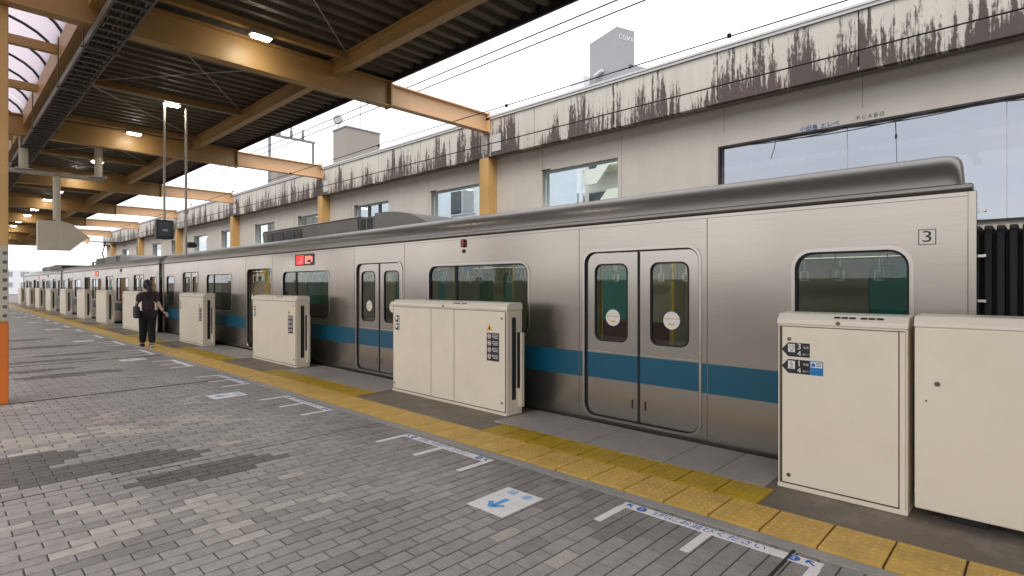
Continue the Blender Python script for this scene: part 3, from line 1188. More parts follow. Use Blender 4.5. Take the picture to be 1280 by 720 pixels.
    for k in range(7):
        yy = 1.6 + k * 2.6
        for q in range(3):
            MB().box(1.2, 1.55, yy + q * .25, yy + q * .25 + .004, 1.72, 1.98).build('hanging_poster', [M['ink_yellow'], M['white'], M['ink_sky']][(k + q) % 3], car)
    # number plate, destination sign, side lamps
    np_ = empty('car_number', (0, .225, 1.815))
    np_.parent = car
    plate('number_border', [rect(-.052, .052, -.056, .056)], [rect(-.047, .047, -.051, .051)], -.0022, -.0006, M['black'], np_)
    text('number', '3', .115, M['black'], np_, (-.0012, 0, -.001), FACE_W, depth=.0005, sx=1.25)
    ds = empty('destination_display', (0, 9.93, 1.955))
    ds.parent = car
    MB().box(-.008, .012, -.40, .40, -.11, .11).build('display_case', M['black'], ds, bevel=0.006)
    MB().box(-.0105, -.0085, .02, .33, -.085, .085).build('type_field', M['led'], ds)
    q = MB()
    for i, (a, b, c, d_) in enumerate(((-.10, -.04, -.06, .07), (-.16, -.13, -.02, .07), (-.25, -.18, .0, .07), (-.25, -.04, -.075, -.055), (-.33, -.28, -.05, .06))):
        q.box(-.0105, -.0085, a, b, c, d_)
    q.build('destination_dots', M['led_w'], ds)
    q = MB()
    q.box(-.0125, -.0108, .10, .125, -.06, .06)
    q.box(-.0125, -.0108, .126, .24, -.06, -.035)
    q.build('type_strokes', M['led_w'], ds)
    for ly in (5.27,):
        lm = MB()
        lm.extrude(rr(ly - .033, ly + .033, 1.975, 2.085, .03), lambda p, q_, w: (w, p, q_), -.035, .002)
        sl = lm.build('side_lamp', M['red_lamp'], car, bevel=0.006)
        MB().cyl((-.012, ly, 1.925), (.002, ly, 1.925), .026, 14).build('lamp_button', M['black'], sl)
    # roof equipment
    ac = empty('air_conditioner', (0, 0, 0))
    ac.parent = car
    a0, a1 = 9.22 - CY0, 13.55 - CY0
    MB().extrude([(.53, 2.43), (.50, 2.70), (.53, 2.735), (2.27, 2.735), (2.30, 2.70), (2.27, 2.43)], lambda p, q_, w: (p, w, q_), a0, a1).build('unit_case', M['roof2'], ac, bevel=0.01)
    MB().box(.515, 2.285, a0 - .02, a1 + .02, 2.736, 2.75).build('unit_lid', M['rim'], ac)
    lv = MB()
    for k, (ya, yb) in enumerate(((a1 - .62, a1 - .32), (a1 - 1.20, a1 - .70), (a1 - 1.75, a1 - 1.28), (a1 - 2.05, a1 - 1.82))):
        for zz in range(5):
            lv.box(.490, .505 , ya, yb, 2.475 + zz * .044, 2.503 + zz * .044)
    lv.build('louvre', M['black'], ac)
    MB().box(.54, 2.26, a0 - .52, a0 - .001, 2.42, 2.715).build('intake_case', M['roof2'], ac, bevel=0.01)
    lv = MB()
    for k in range(2):
        lv.box(.530, .543, a0 - .46 + k * .23, a0 - .29 + k * .23, 2.47, 2.69)
    lv.build('intake_grille', M['black'], ac)
    hp = [(a0 - .521, 2.42)] + [(a0 - .521 - 1.68 * (i / 14), 2.42 + .345 * (1 - (i / 14) ** 2.6)) for i in range(15)]
    MB().extrude(hp, lambda p, q_, w: (w, p, q_), .55, 2.25).build('rounded_fairing', M['roof2'], ac)
    # gangway bellows at the near end
    bl = MB()
    n = 10
    for i in range(n):
        y0 = .185 - i * .066
        o_ = .012 * (i % 2)
        prof_b = rr(.13, 2.67, -.1, 1.86, .10, 4)
        cxp, czp = 1.4, .9
        bl.extrude([(cxp + (p - cxp) * (1 + .03), czp + (q_ - czp) * 1.03) for p, q_ in prof_b], lambda p, q_, w: (p, w, q_), y0 - .045, y0)
        bl.extrude(prof_b, lambda p, q_, w: (p, w, q_), y0 - .065, y0 - .0455)
    bl.build('gangway_bellows', M['rubber'], car, bevel=0.012)
    for zz in (1.05, 1.35, 1.66, 1.97):
        st = MB()
        st.box(.03, .045, -.085, -.052, zz, zz + .018)
        st.box(-.015, .045, -.098, -.086, zz, zz + .018)
        st.build('end_step', M['rim'], car)
    return car


car0 = make_car('train_car', 'nearest stainless train car with a blue stripe and number 3 plate', open_doors=(2,))
cl = ['second stainless train car, past the nearest car gap', 'third stainless train car with dark rounded roof unit', 'rear cut of the far stainless train car at platform end']
for k in (1, 2):
    c = copy_tree(car0)
    c.location = (CX, CY0 + 20 * k, 0)
    c['label'] = cl[k - 1]
c = copy_tree(car0)
c.location = (CX, CY0 - 20, 0)
c['label'] = 'stainless train car just outside the right edge, behind the black bellows'
# pantograph on the second car
pg = empty('pantograph', (6.34, 36.6, 2.52), 'raised black single-arm pantograph on the second train car', 'pantograph')
q = MB()
for dx in (-.45, .45):
    q.box(dx - .04, dx + .04, -.6, .6, .12, .18)
    for dy in (-.5, .5):
        q.cyl((dx, dy, -.02), (dx, dy, .12), .05, 8)
q.box(-.45, .45, -.04, .04, .12, .18)
q.build('base_frame', M['black'], pg)
q = MB()
q.cyl((0, 0, .17), (0, .75, .68), .035, 8)
q.cyl((0, .75, .68), (0, -.1, 1.23), .028, 8)
q.build('arm', M['black'], pg)
q = MB()
for dy in (-.28, .08):
    q.box(-.62, .62, dy - .025, dy + .025, 1.235, 1.27)
    q.tube([(.62, dy, 1.25), (.78, dy, 1.20), (.88, dy, 1.08)], .014)
    q.tube([(-.62, dy, 1.25), (-.78, dy, 1.20), (-.88, dy, 1.08)], .014)
q.box(-.03, .03, -.28, .08, 1.215, 1.234)
q.build('collector_head', M['black'], pg)
rc = empty('roof_aerial_box', (6.3, 34.6, 2.5), 'dark box with insulators on the second car roof, near the pantograph', 'roof equipment')
q = MB()
q.box(-.5, .5, -.9, .9, 0.0, .16)
q.build('case', M['under'], rc, bevel=.02)
q = MB()
for i in range(4):
    q.cyl((-.4, -.7 + i * .45, .16), (-.4, -.7 + i * .45, .30), .045, 8)
q.build('insulator', M['black'], rc)
fu = empty('roof_unit', (6.1, 46.5, 2.48), 'long dark rounded roof unit on the third train car', 'roof equipment')
q = MB()
q.extrude([(-2.6 , 0)] + [(-2.6 + 5.2 * i / 16, .05 + .24 * math.sin(PI * (.12 + .76 * i / 16)) ** .5) for i in range(17)] + [(2.6, 0)], lambda p, r_, w: (w, p, r_), -.7, .8)
q.build('cover', M['fascia'], fu)

# ------------------------------------------------------------------ station wall across the track
W, P = 9.0, 8.72
WY0, WY1 = -13.0, 51.5
wall = empty('station_wall', (0, 0, 0), 'long cream station wall with stained parapet behind the train', 'wall')
OPEN = [(-11.0, 3.87)] + [(5.83 + 3.86 * k, 7.72 + 3.85 * k) for k in range(11)]
OPEN = [(a, b) for a, b in OPEN]
holes = [rect(a, b, 2.25, 3.76 if i == 0 else 3.90) for i, (a, b) in enumerate(OPEN)]
plate('wall_panel', [rect(WY0, WY1, -1.25, 5.15)], holes, W, W + .24, M['wall'], wall)
MB().box(P + .002, W - .002, WY0, WY1, 4.405, 4.45).build('soffit', M['soffit'], wall)
MB().box(P + .10, W + .35, WY0, WY1, 4.455, 5.14).build('parapet_core', M['soffit'], wall)
yj = [1.81 + 1.97 * k for k in range(-7, 26)]
pj = bpy.data.meshes
for a in yj:
    a1 = a + 1.955
    if a1 > WY1 + .4:
        break
    MB().box(P, P + .099, a, a1, 4.40 - .012, 5.215).build('parapet_panel', M['parapet'], wall, bevel=0.006, seg=1)
MB().box(P - .03, W + .38, WY0, WY1, 5.217, 5.262).build('coping', M['coping'], wall)
MB().box(P - .045, P + .02, WY0, WY1, 5.264, 5.30).build('coping_lip', M['coping'], wall)
wj = MB()
for k in range(-6, 24):
    yy = 1.81 + 1.97 * k
    if any(a - .05 < yy < b + .05 for a, b in OPEN):
        wj.box(W - .002, W + .01, yy - .004, yy + .004, 3.95, 4.40)
    else:
        wj.box(W - .002, W + .01, yy - .004, yy + .004, -.5, 4.40)
wj.build('wall_joint', M['soffit'], wall)
for i, (a, b) in enumerate(OPEN):
    zt = 3.76 if i == 0 else 3.90
    w = empty('wall_window', (W, 0, 0))
    w.parent = wall
    fm = M['frame_dk'] if i == 0 else M['frame_cy']
    fw = .03 if i == 0 else .035
    plate('window_frame', [rect(a + .0005, b - .0005, 2.2505, zt - .0005)], [rect(a + fw, b - fw, 2.28, zt - fw)], .10 if i else -.02, .16 if i else .05, fm, w)
    MB().box(.125 if i else .02, .13 if i else .025, a + fw, b - fw, 2.28, zt - fw).build('window_pane', M['pane'] if i == 0 else M['pane_c'], w)
    if i == 0:
        for yy in (2.0, .3, -1.4, -3.1, -4.8, -6.5, -8.2):
            MB().box(.012, .03, yy - .004, yy + .004, 2.28, zt - .03).build('pane_joint', M['coping'], w)
    elif i in (3,):
        for yy in (a + .62, a + 1.2):
            MB().box(.09, .17, yy - .03, yy + .03, 2.28, zt - .035).build('mullion', M['frame_dk'], w)
    if i:
        MB().box(-.006, .02, b - .22, b + .02, zt + .002, zt + .035).build('latch_plate', M['frame_dk'], w)
# lettering and slack cables above the long opening
text('lettering', '小田急 エレベ', .085, M['ink_blue'], wall, (W - .004, 2.36, 3.80), FACE_W, depth=.001, align='CENTER')
text('lettering', 'ＰＣＡＢＯ', .07, M['ink_grey'], wall, (W - .004, 1.72, 3.82), FACE_W, depth=.001, align='CENTER')
BEAM_Y = [9.15 + 7.85 * k for k in range(-3, 8)]
for y in BEAM_Y:
    if y > WY1 or y < 9:
        continue
    MB().box(P + .0, W - .003, y - .04, y + .26, -1.25, 4.386).build('wall_post', M['post'], wall, bevel=0.01)
sc_ = empty('slack_cable', (W - .05, 0, 0), 'thin slack cables drooping along the top of the long opening', 'cable')
q = MB()
for k, (ya, yb, sag, z0) in enumerate(((3.6, 1.8, .05, 3.72), (3.3, .9, .08, 3.735), (2.4, .2, .07, 3.74), (.6, -1.5, .1, 3.74))):
    pts = []
    for i in range(13):
        f = i / 12
        pts.append((0, ya + (yb - ya) * f, z0 - sag * 4 * f * (1 - f)))
    q.tube(pts, .008, 5)
q.tube([(0, 2.95, 3.72), (0, 2.97, 3.58), (0, 3.02, 3.42)], .006, 5)
q.tube([(0, 1.42, 3.72), (0, 1.41, 3.50)], .006, 5)
q.tube([(0, 1.41, 3.50), (0, 1.41, 3.44)], .014, 6)
q.tube([(0, 1.41, 3.44), (0, 1.40, 3.1)], .004, 5)
q.build('cable', M['cable'], sc_)

ow = empty('reflection_wall', (0, 0, 0), 'unseen low wall added left of view for a dark reflection in the train', 'wall')  # wall added out of view so the lower train side reflects something dark
for k in range(-4, 12):
    MB().box(-12.3, -12.0, k * 7.85 + .01, k * 7.85 + 7.84, -1.25, 1.7).build('wall_panel', M['soffit'], ow)
    MB().box(-11.99, -11.75, k * 7.85 - .15, k * 7.85 + .15, -1.25, 1.9).build('wall_post', M['soffit'], ow)

# overhead wires
def wire(name, X, z0, z1, label, r, ya=-13, yb=75, sag=0.0, spans=None):
    q = MB()
    pts = []
    n = 60
    for i in range(n + 1):
        y = ya + (yb - ya) * i / n
        ph = ((y - 9.15) / 31.4) % 1
        pts.append((X, y, z0 - sag * 4 * ph * (1 - ph)))
    q.tube(pts, r, 6)
    return tag(q.build(name, M['cable'], None), label, 'wire')


wire('contact_wire', 6.34, 3.80, 3.80, 'contact wire running low over the train roof', .008)
ms = wire('messenger_wire', 6.34, 4.37, 4.37, 'messenger wire with clamps along the top of the stained parapet', .0075, sag=.05)
q = MB()
for y in (2.6, 6.2, 9.9, 14.0, 18.0, 22.0, 26.0):
    q.cyl((6.34, y, 3.80), (6.34, y, 4.36), .003, 5)
q2 = MB()
for y in (2.6, 6.2, 9.9, 14.0, 18.0, 22.0, 26.0):
    q2.box(6.325, 6.355, y - .02, y + .02, 4.325, 4.37)
q2.build('clamp', M['cable'], ms)
wire('feeder_wire', 6.75, 5.55, 5.5, 'upper of the two thin feeder wires against the white sky', .011)
wire('feeder_wire', 7.15, 5.62, 5.5, 'lower of the two thin feeder wires against the white sky', .011)

# ------------------------------------------------------------------ canopy
can = empty('platform_canopy', (0, 0, 0), 'tan steel canopy with dark ribbed ceiling over the platform', 'canopy')
CE = 6.09
BT, BB = 5.40, 4.915
C_END = 68


def ibeam(mb, x0, x1, y, zb, zt, w=.20, tf=.022, tw=.014):
    mb.box(x0, x1, y - w / 2, y + w / 2, zb, zb + tf)
    mb.box(x0, x1, y - w / 2, y + w / 2, zt - tf, zt)
    mb.box(x0, x1, y - tw / 2, y + tw / 2, zb + tf + .0005, zt - tf - .0005)


for y in BEAM_Y:
    q = MB()
    ibeam(q, -2.75, CE - .02, y, BB, BT)
    bmo = q.build('roof_beam', M['beam'], can)
    if y < 9:
        continue
    q = MB()
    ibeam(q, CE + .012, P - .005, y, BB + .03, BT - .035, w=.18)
    q.build('beam_extension', M['beam_lit'], can)
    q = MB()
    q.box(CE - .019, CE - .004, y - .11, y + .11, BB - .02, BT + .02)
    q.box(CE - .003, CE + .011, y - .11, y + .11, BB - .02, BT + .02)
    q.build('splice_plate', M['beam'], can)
    MB().box(P - .03, P - .006, y - .12, y + .12, BB + .0, BT - .0).build('end_plate', M['beam_lit'], can)
    if y <= WY1:
        MB().box(P - .012, P - .001, y - .45, y - .17, 4.48, 4.86).build('pale_patch', M['coping'], can)
    # columns under the roof beams
    cc = MB()
    cc.box(.30, .62, y + .05, y + .37, 1.001, BB - .002)
    cc.build('column', M['post'], can, bevel=0.012)
    co = MB()
    co.box(.298, .622, y + .048, y + .372, -.004, 1.0)
    co.build('column_base', M['orange'], can, bevel=0.012)

# ribbed deck
def deck(x0, x1, ya, yb, z):
    q = MB()
    pitch = .30
    prof = []
    y = ya
    while y < yb:
        prof += [(y, z + .075), (y + .12, z + .075), (y + .155, z), (y + .265, z)]
        y += pitch
    n = len(prof)
    vs = [(x0, a, b) for a, b in prof] + [(x1, a, b) for a, b in prof]
    vs2 = [(x0, a, b + .006) for a, b in prof] + [(x1, a, b + .006) for a, b in prof]
    fs = [(i, i + 1, n + i + 1, n + i) for i in range(n - 1)]
    q.add(vs, fs)
    return q


deck(1.62, CE, -14, C_END, 5.48).build('ribbed_deck', M['deck'], can)
deck(-2.8, -1.62, -14, C_END, 5.48).build('ribbed_deck', M['deck'], can)  # unseen left roof kept short to let more sky light in
MB().box(1.62, CE + .02, -14, C_END, 5.57, 5.66).build('roof_cover', M['fascia'], can)
MB().box(-2.82, -1.62, -14, C_END, 5.57, 5.66).build('roof_cover', M['fascia'], can)
MB().box(CE + .021, CE + .06, -14, C_END, 5.40, 5.68).build('eave_fascia', M['fascia'], can)
MB().box(-2.86, -2.821, -14, C_END, 5.40, 5.68).build('eave_fascia', M['fascia'], can)

# lengthwise purlins and cross channels
ys_ = [-14] + BEAM_Y + [C_END]
for X in (4.93, -2.2):
    for a, b in zip(ys_[:-1], ys_[1:]):
        q = MB()
        a_, b_ = a + .012, b - .012
        q.box(X - .075, X + .075, a_, b_, 5.20, 5.218)
        q.box(X - .008, X + .008, a_, b_, 5.2185, 5.4575)
        q.box(X - .075, X + .075, a_, b_, 5.458, 5.476)
        q.build('purlin', M['beam'], can)
for y in BEAM_Y:
    for dy in (-.48, 4.15):
        q = MB()
        q.box(1.7, 4.85, y + dy - .05, y + dy + .05, 5.36, 5.474)
        q.build('cross_channel', M['beam'], can)
    q = MB()
    q.tube([(2.1, y + .15, 5.42), (4.8, y + 4.0, 5.42)], .010, 6)
    q.tube([(4.8, y + .15, 5.40), (2.1, y + 4.0, 5.40)], .010, 6)
    q.tube([(2.1, y + 4.4, 5.42), (4.8, y + 7.2, 5.42)], .010, 6)
    q.build('tie_rod', M['pipe'], can)
    q = MB()
    q.tube([(1.9, y + 4.0, 5.30), (4.8, y + 4.0, 5.32)], .016, 6)
    q.build('conduit', M['pipe'], can)

# skylight vault in the middle of the roof
for a, b in zip(ys_[:-1], ys_[1:]):
    sk = empty('skylight', (0, a, 0))
    sk.parent = can
    Ls = b - a
    for sx_ in (1, -1):
        MB().box(min(sx_ * 1.38, sx_ * 1.60), max(sx_ * 1.38, sx_ * 1.60), .11, Ls - .11, 5.12, 5.47).build('skylight_kerb', M['beam'], sk)
    arc = [(1.45 * math.cos(w), 5.45 + .62 * math.sin(w)) for w in (R(180 * i / 16) for i in range(17))]
    q = MB()
    n = len(arc)
    vs = [(p, .01, r_) for p, r_ in arc] + [(p, Ls - .01, r_) for p, r_ in arc]
    q.add(vs, [(i, i + 1, n + i + 1, n + i) for i in range(n - 1)])
    q.build('vault_sheet', M['sky_film'], sk, smooth=True)
    q = MB()
    k = 0
    while .35 + k * .95 < Ls - .2:
        yy = .35 + k * .95
        q = MB()
        q.tube([(p * .985, yy, r_ - .02) for p, r_ in arc], .026, 5)
        k += 1
        q.build('vault_rib', M['fascia'], sk)
    for f in (.33, .66):
        MB().box(-1.375, 1.375, Ls * f - .06, Ls * f + .06, 5.28, 5.42).build('skylight_bar', M['beam'], sk)

# cable tray slung under the roof beams
tr = empty('cable_tray', (0, 0, 0), 'dark ladder cable tray slung lengthwise under the canopy beams', 'cable tray')
q = MB()
for X in (1.40, 1.74):
    q.box(X - .014, X + .014, -14, C_END - 2, 4.70, 4.80)
q.build('side_rail', M['tray'], tr)
q = MB()
y = -2.0
while y < C_END - 2:
    q.box(1.415, 1.725, y, y + .05, 4.705, 4.730)
    y += .24
tag(q.build('rungs', M['tray'], tr), kind='stuff')
for k in range(6):
    q = MB()
    X = 1.44 + k * .05
    q.tube([(X + random.uniform(-.01, .01), -14 + i * 1.6, 4.756 + random.uniform(-.004, .008)) for i in range(50)], .021, 6)
    q.build('cable', M['cable'], tr)
for y in BEAM_Y:
    for dy in (-2.2, .0, 2.2):
        q = MB()
        for X in (1.37, 1.77):
            q.cyl((X, y + dy + .16, 4.69), (X, y + dy + .16, 5.49), .008, 6)
        q.box(1.34, 1.80, y + dy + .14, y + dy + .18, 4.672, 4.692)
        q.build('hanger', M['tray'], tr)
tr2 = empty('service_duct', (0, 0, 0), 'dark slatted service duct between the skylight and the cable tray', 'duct')
MB().box(1.625, 1.645, -13.5, C_END - 3, 5.0, 5.46).build('duct_panel', M['deck'], tr2)

# ceiling lights
LY = []
for y in BEAM_Y:
    LY += [y - .48, y + 4.15]
LY = sorted(v for v in LY if 3 < v < 66)
for k, y in enumerate(LY):
    nm = ['nearest lit ceiling light, at the top of the picture', 'second lit ceiling light, above the two hanging poles', 'third lit ceiling light from the camera',
          'fourth lit ceiling light from the camera', 'fifth lit ceiling light from the camera', 'sixth lit ceiling light from the camera',
          'seventh lit ceiling light from the camera', 'eighth lit ceiling light from the camera']
    vis = [v for v in LY if v > 8]
    ki = vis.index(y) if y in vis else -1
    lab = nm[ki] if 0 <= ki < 8 else ('%s lit ceiling light from the camera, deep under the canopy' % ORD[ki] if ki >= 8 else 'lit ceiling light just above the picture')
    e = empty('ceiling_light', (3.46, y, 5.36), lab, 'ceiling light', 'lit lights under the canopy')
    MB().box(-.17, .17, -.075, .075, -.075, -.002).build('light_housing', M['pipe'], e, bevel=0.01)
    MB().box(-.135, .135, -.055, .055, -.105, -.0755).build('diffuser', M['lamp'], e, bevel=0.012)

# hanging poles with a monitor and a small camera
hp = empty('hanging_monitor', (3.36, 13.42, 0), 'black monitor on the left of two poles hung from the ceiling', 'monitor')
MB().cyl((-.01, 0, 2.42), (-.01, 0, 5.30), .024, 10).build('pole', M['pipe'], hp)
MB().box(-.17, .15, -.06, .06, 2.44, 2.84).build('monitor_case', M['black'], hp, bevel=0.008)
MB().box(-.14, .12, -.0625, -.0605, 2.50, 2.80).build('screen', M['win_dk'], hp)
MB().box(-.06, .04, -.09, -.061, 2.60, 2.64).build('bracket', M['pipe'], hp)
hc = empty('hanging_camera', (3.76, 13.42, 0), 'small black camera on the right of two poles hung from the ceiling', 'camera')
MB().cyl((0, 0, 2.08), (0, 0, 5.30), .026, 10).build('pole', M['pipe'], hc)
MB().box(-.04, .04, -.05, .05, 3.02, 3.10).build('clamp', M['pipe'], hc)
MB().box(.03, .17, -.08, .06, 2.28, 2.40).build('camera_body', M['black'], hc, bevel=0.02)
MB().cyl((.16, -.03, 2.34), (.20, -.05, 2.33), .04, 10).build('lens', M['win_dk'], hc)

# pipe frame with the ivory arrow-shaped board
pf = empty('pipe_frame', (0, 17.25, 0), 'grey pipe frame hung across the canopy above the ivory board', 'pipe')
MB().cyl((-.6, 0, 4.14), (2.95, 0, 4.14), .055, 10).build('cross_pipe', M['pipe'], pf)
for X in (1.42, 2.85):
    MB().cyl((X, 0, 4.19), (X, 0, 5.0), .085, 12).build('hanger_pipe', M['ivory'], pf)
    MB().box(X - .16, X + .16, -.1, .1, 4.18, 4.21).build('flange', M['pipe'], pf)
hs = empty('arrow_board', (0, 17.25, 0), 'blank ivory arrow-shaped board hanging on a post over the platform', 'sign')
MB().cyl((2.03, 0, 2.99), (2.03, 0, 4.09), .075, 12).build('post', M['ivory'], hs)
q = MB()
q.extrude([(1.66, 2.30), (2.28, 2.31), (2.64, 2.66), (2.30, 2.96), (2.04, 3.02), (1.66, 3.0)], lambda p, r_, w: (p, w, r_), -.12, .10)
q.build('board', M['ivory'], hs, bevel=0.012)
MB().box(2.028, 2.034, -.1225, -.1195, 2.33, 3.0).build('board_seam', M['pipe'], hs)
MB().box(1.80, 2.0, -.11, .10, 3.004, 3.03).build('board_clip', M['black'], hs)
# notice strip on the left column
ns = empty('column_notice', (.46, 9.19, 0), 'pale notice strip with small marks on the left column', 'notice')
MB().box(-.15, .155, -.006, 0, 1.03, 1.95).build('notice_sheet', M['ivory'], ns)
for i in range(8):
    MB().box(.105, .145, -.0075, -.0062, 1.07 + i * .11, 1.11 + i * .11).build('notice_mark', M['ink_grey'], ns)

# ------------------------------------------------------------------ the world beyond the wall
def block(parent, name, m, p, d1, l1, d2, l2, z0, z1):
    """box from corner p along unit directions d1, d2"""
    p = Vector((p[0], p[1]))
    a, b = Vector(d1) * l1, Vector(d2) * l2
    vs = []
    for z in (z0, z1):
        for q in (p, p + a, p + a + b, p + b):
            vs.append((q.x, q.y, z))
    return MB().add(vs, [(0, 1, 2, 3), (4, 5, 6, 7), (0, 1, 5, 4), (1, 2, 6, 5), (2, 3, 7, 6), (3, 0, 4, 7)]).build(name, m, parent)


tw = empty('grey_building', (0, 0, 0), 'grey lift tower on a roof, rising above the stained parapet', 'building')
d1, d2 = Vector((.311, .950)), Vector((.950, -.311))
pA = Vector((30.0, 19.5))
block(tw, 'block', M['b_grey'], pA - d1 * 3 - d2 * 1, d1, 10, d2, 4, -1.2, 14.2)
block(tw, 'lift_tower', M['b_grey'], pA, d1, 2.9, d2, 1.45, 14.21, 17.93)
block(tw, 'low_annex', M['b_white'], pA + d1 * 2.91 - d2 * .5, d1, 1.6, d2, 1.5, 14.21, 15.7)
cap = MB()
nrm = -d2
c0 = pA + d1 * 1.45 - d2 * .25
cap.cyl((pA.x + d1.x * 1.3 - d2.x * .15, pA.y + d1.y * 1.3 - d2.y * .15, 15.55), (pA.x + d1.x * 2.1 - d2.x * .15, pA.y + d1.y * 2.1 - d2.y * .15, 15.45), .12, 10)
cap.build('vent_pipe', M['coping'], tw)
block(tw, 'tower_opening', M['win_dk'], pA + d2 * 1.0 - d1 * .02, d1, .019, d2, .30, 14.9, 15.7)
ang = math.atan2(d2.y, d2.x)
text('tower_lettering', 'ＣＯＭＡ', .40, M['b_white'], tw, (pA.x + d2.x * .75 - d1.x * .012, pA.y + d2.y * .75 - d1.y * .012, 17.3), (PI / 2, 0, ang), depth=.01, sx=.8)

ph = empty('beige_building', (0, 0, 0), 'beige rooftop penthouse with a dish above the parapet', 'building')
MB().box(29, 38, 48, 60, -1.2, 13.9).build('block', M['b_beige'], ph)
MB().box(30, 34.1, 53, 55.8, 14.01, 18.2).build('penthouse', M['b_beige'], ph)
MB().box(29.9, 34.2, 52.9, 55.9, 18.201, 18.32).build('roof_slab', M['b_grey'], ph)
q = MB()
q.cyl((30.3, 55.2, 18.3), (30.3, 55.2, 19.4), .05, 8)
q.cyl((30.25, 55.2, 19.4), (30.1, 55.05, 19.45), .55, 14, r2=.5)
q.build('dish', M['b_grey'], ph)
MB().cyl((32.0, 53.6, 18.32), (32.0, 53.6, 24), .06, 6).build('aerial', M['mast'], ph)
lw = empty('pale_building', (0, 0, 0), 'low pale grey building seen below the power-line frame', 'building')
MB().box(26.5, 31, 62, 64.5, -1.2, 15.3).build('block', M['b_beige'], lw)
MB().box(26.4, 31.1, 61.9, 64.6, 15.301, 15.5).build('roof_slab', M['b_grey'], lw)

gn = empty('power_line_frame', (0, 40.3, 0), 'grey steel power-line frame with insulators behind the parapet', 'utility frame')
q = MB()
for X in (16.7, 20.0):
    q.cyl((X, 0, -1.2), (X, 0, 12.4), .11, 8)
q.build('post', M['mast'], gn)
MB().box(16.5, 20.15, -.07, .07, 12.28, 12.45).build('crossbar', M['mast'], gn)
q = MB()
for X in (17.4, 18.3, 19.2):
    q.cyl((X, 0, 12.45), (X, 0, 12.95), .12, 8)
    q.cyl((X, 0, 12.95), (X, 0, 13.2), .07, 8)
q.build('insulator', M['mast'], gn)

# apartment stair tower and white block seen through the second wall window
ap = empty('apartment_building', (0, 0, 0), 'white apartment block with outside stair flights seen through a wall window', 'building')
MB().box(23.2, 26, 13.0, 17.0, -1.2, 10.4).build('stair_core', M['b_cream'], ap)
for k, zz in enumerate((3.2, 5.05, 6.9, 8.75)):
    # sloping flight and landings standing proud of the core
    q = MB()
    q.extrude([(16.2, zz - .55), (16.2, zz + .15), (15.55, zz + .15), (14.85, zz + .95), (13.2, zz + .95), (13.2, zz + .25), (14.75, zz + .25), (15.45, zz - .55)],
              lambda p, r_, w: (w, p, r_), 22.0, 22.15)
    q.build('stair_flight', M['b_cream'], ap)
    MB().box(22.2, 23.19, 13.2, 16.6, zz + .18, zz + .24).build('landing', M['b_cream'], ap)
    MB().box(23.13, 23.19, 12.75, 13.6, zz - .45, zz + .1).build('dark_opening', M['win_dk'], ap)
    MB().box(23.13, 23.19, 15.6, 16.7, zz + .3, zz + 1.1).build('dark_opening', M['win_dk'], ap)
MB().cyl((21.9, 16.3, -1.2), (21.9, 16.3, 10.0), .10, 8).build('down_pipe', M['b_white'], ap)
wb = empty('white_building', (0, 0, 0), 'white house block with small windows left of the stair flights', 'building')
MB().box(24, 32, 17.2, 26, -1.2, 10.6).build('block', M['b_white'], wb)
MB().box(21.5, 23.9, 17.6, 24, -1.2, 6.3).build('front_wing', M['b_blue'], wb)
MB().box(23.93, 23.99, 18.3, 18.8, 6.55, 7.2).build('window', M['win_gr'], wb)
MB().box(21.44, 21.49, 18.6, 20.2, 5.1, 5.75).build('window', M['win_gr'], wb)
hb = empty('shutter_house', (0, 0, 0), 'pale blue house with a two-panel shuttered window behind the third wall opening', 'building')
MB().box(14.0, 18, 13.6, 24, -1.2, 6.4).build('block', M['b_blue'], hb)
wn = MB().box(13.95, 13.999, 15.3, 16.72, 4.16, 5.14).build('window', M['b_white'], hb)
MB().box(13.93, 13.949, 16.05, 16.66, 4.22, 5.08).build('shutter', M['win_dk'], wn)
MB().box(13.93, 13.949, 15.36, 15.98, 4.22, 5.08).build('shutter', M['win_gr'], wn)
text('lettering', 'ハイツ', .42, M['ink_grey'], hb, (13.99, 16.9, 3.72), FACE_W, depth=.003)

# far end of the line
fm = empty('far_line_mast', (0, 130, 0), 'pale lattice line mast in the distance beyond the platform end', 'mast')
q = MB()
for X in (-2.5, -1.3, 6.2, 7.4):
    q.cyl((X, 0, -1.2), (X, 0, 9.0), .14, 6)
for k in range(9):
    z = k * 1.0
    q.cyl((6.2, 0, z), (7.4, 0, z + 1), .06, 5)
    q.cyl((7.4, 0, z), (6.2, 0, z + 1), .06, 5)
q.build('leg', M['mast'], fm)
q = MB()
for z in (6.0, 8.6):
    q.box(-2.6, 7.5, -.1, .1, z, z + .25)
q.build('crossbar', M['mast'], fm)
sg = empty('railway_signal', (0.9, 75, 0), 'small black railway signal head beyond the far platform end', 'signal')
MB().cyl((0, 0, -1.2), (0, 0, 3.2), .07, 8).build('post', M['mast'], sg)
MB().box(-.3, .3, -.12, .12, 3.2, 4.3).build('signal_head', M['black'], sg, bevel=.05)
for k, (x, y, w_, d_, h_, lab) in enumerate(((-14, 190, 16, 14, 9, 'pale white building suggesting haze far beyond the platform end'),
                                             (8, 210, 18, 14, 7, 'pale low building suggesting haze far beyond the train end'))):
    b = empty('distant_building', (x, y, -1.2), lab, 'building', 'buildings far beyond the platform end')
    MB().box(0, w_, 0, d_, 0, h_).build('block', M['b_white'], b)  # no haze is built; the pale facade colour suggests it
    for i in range(4):
        for j in range(2):
            MB().box(1.5 + i * 3.6, 3.4 + i * 3.6, -.06, -.005, 2 + j * 3, 3.4 + j * 3).build('window', M['win_gr'], b)

# ------------------------------------------------------------------ the walking person
pe = empty('person', (3.41, 15.0, 0), 'person in dark plum top and black trousers walking away along the gates', 'person')


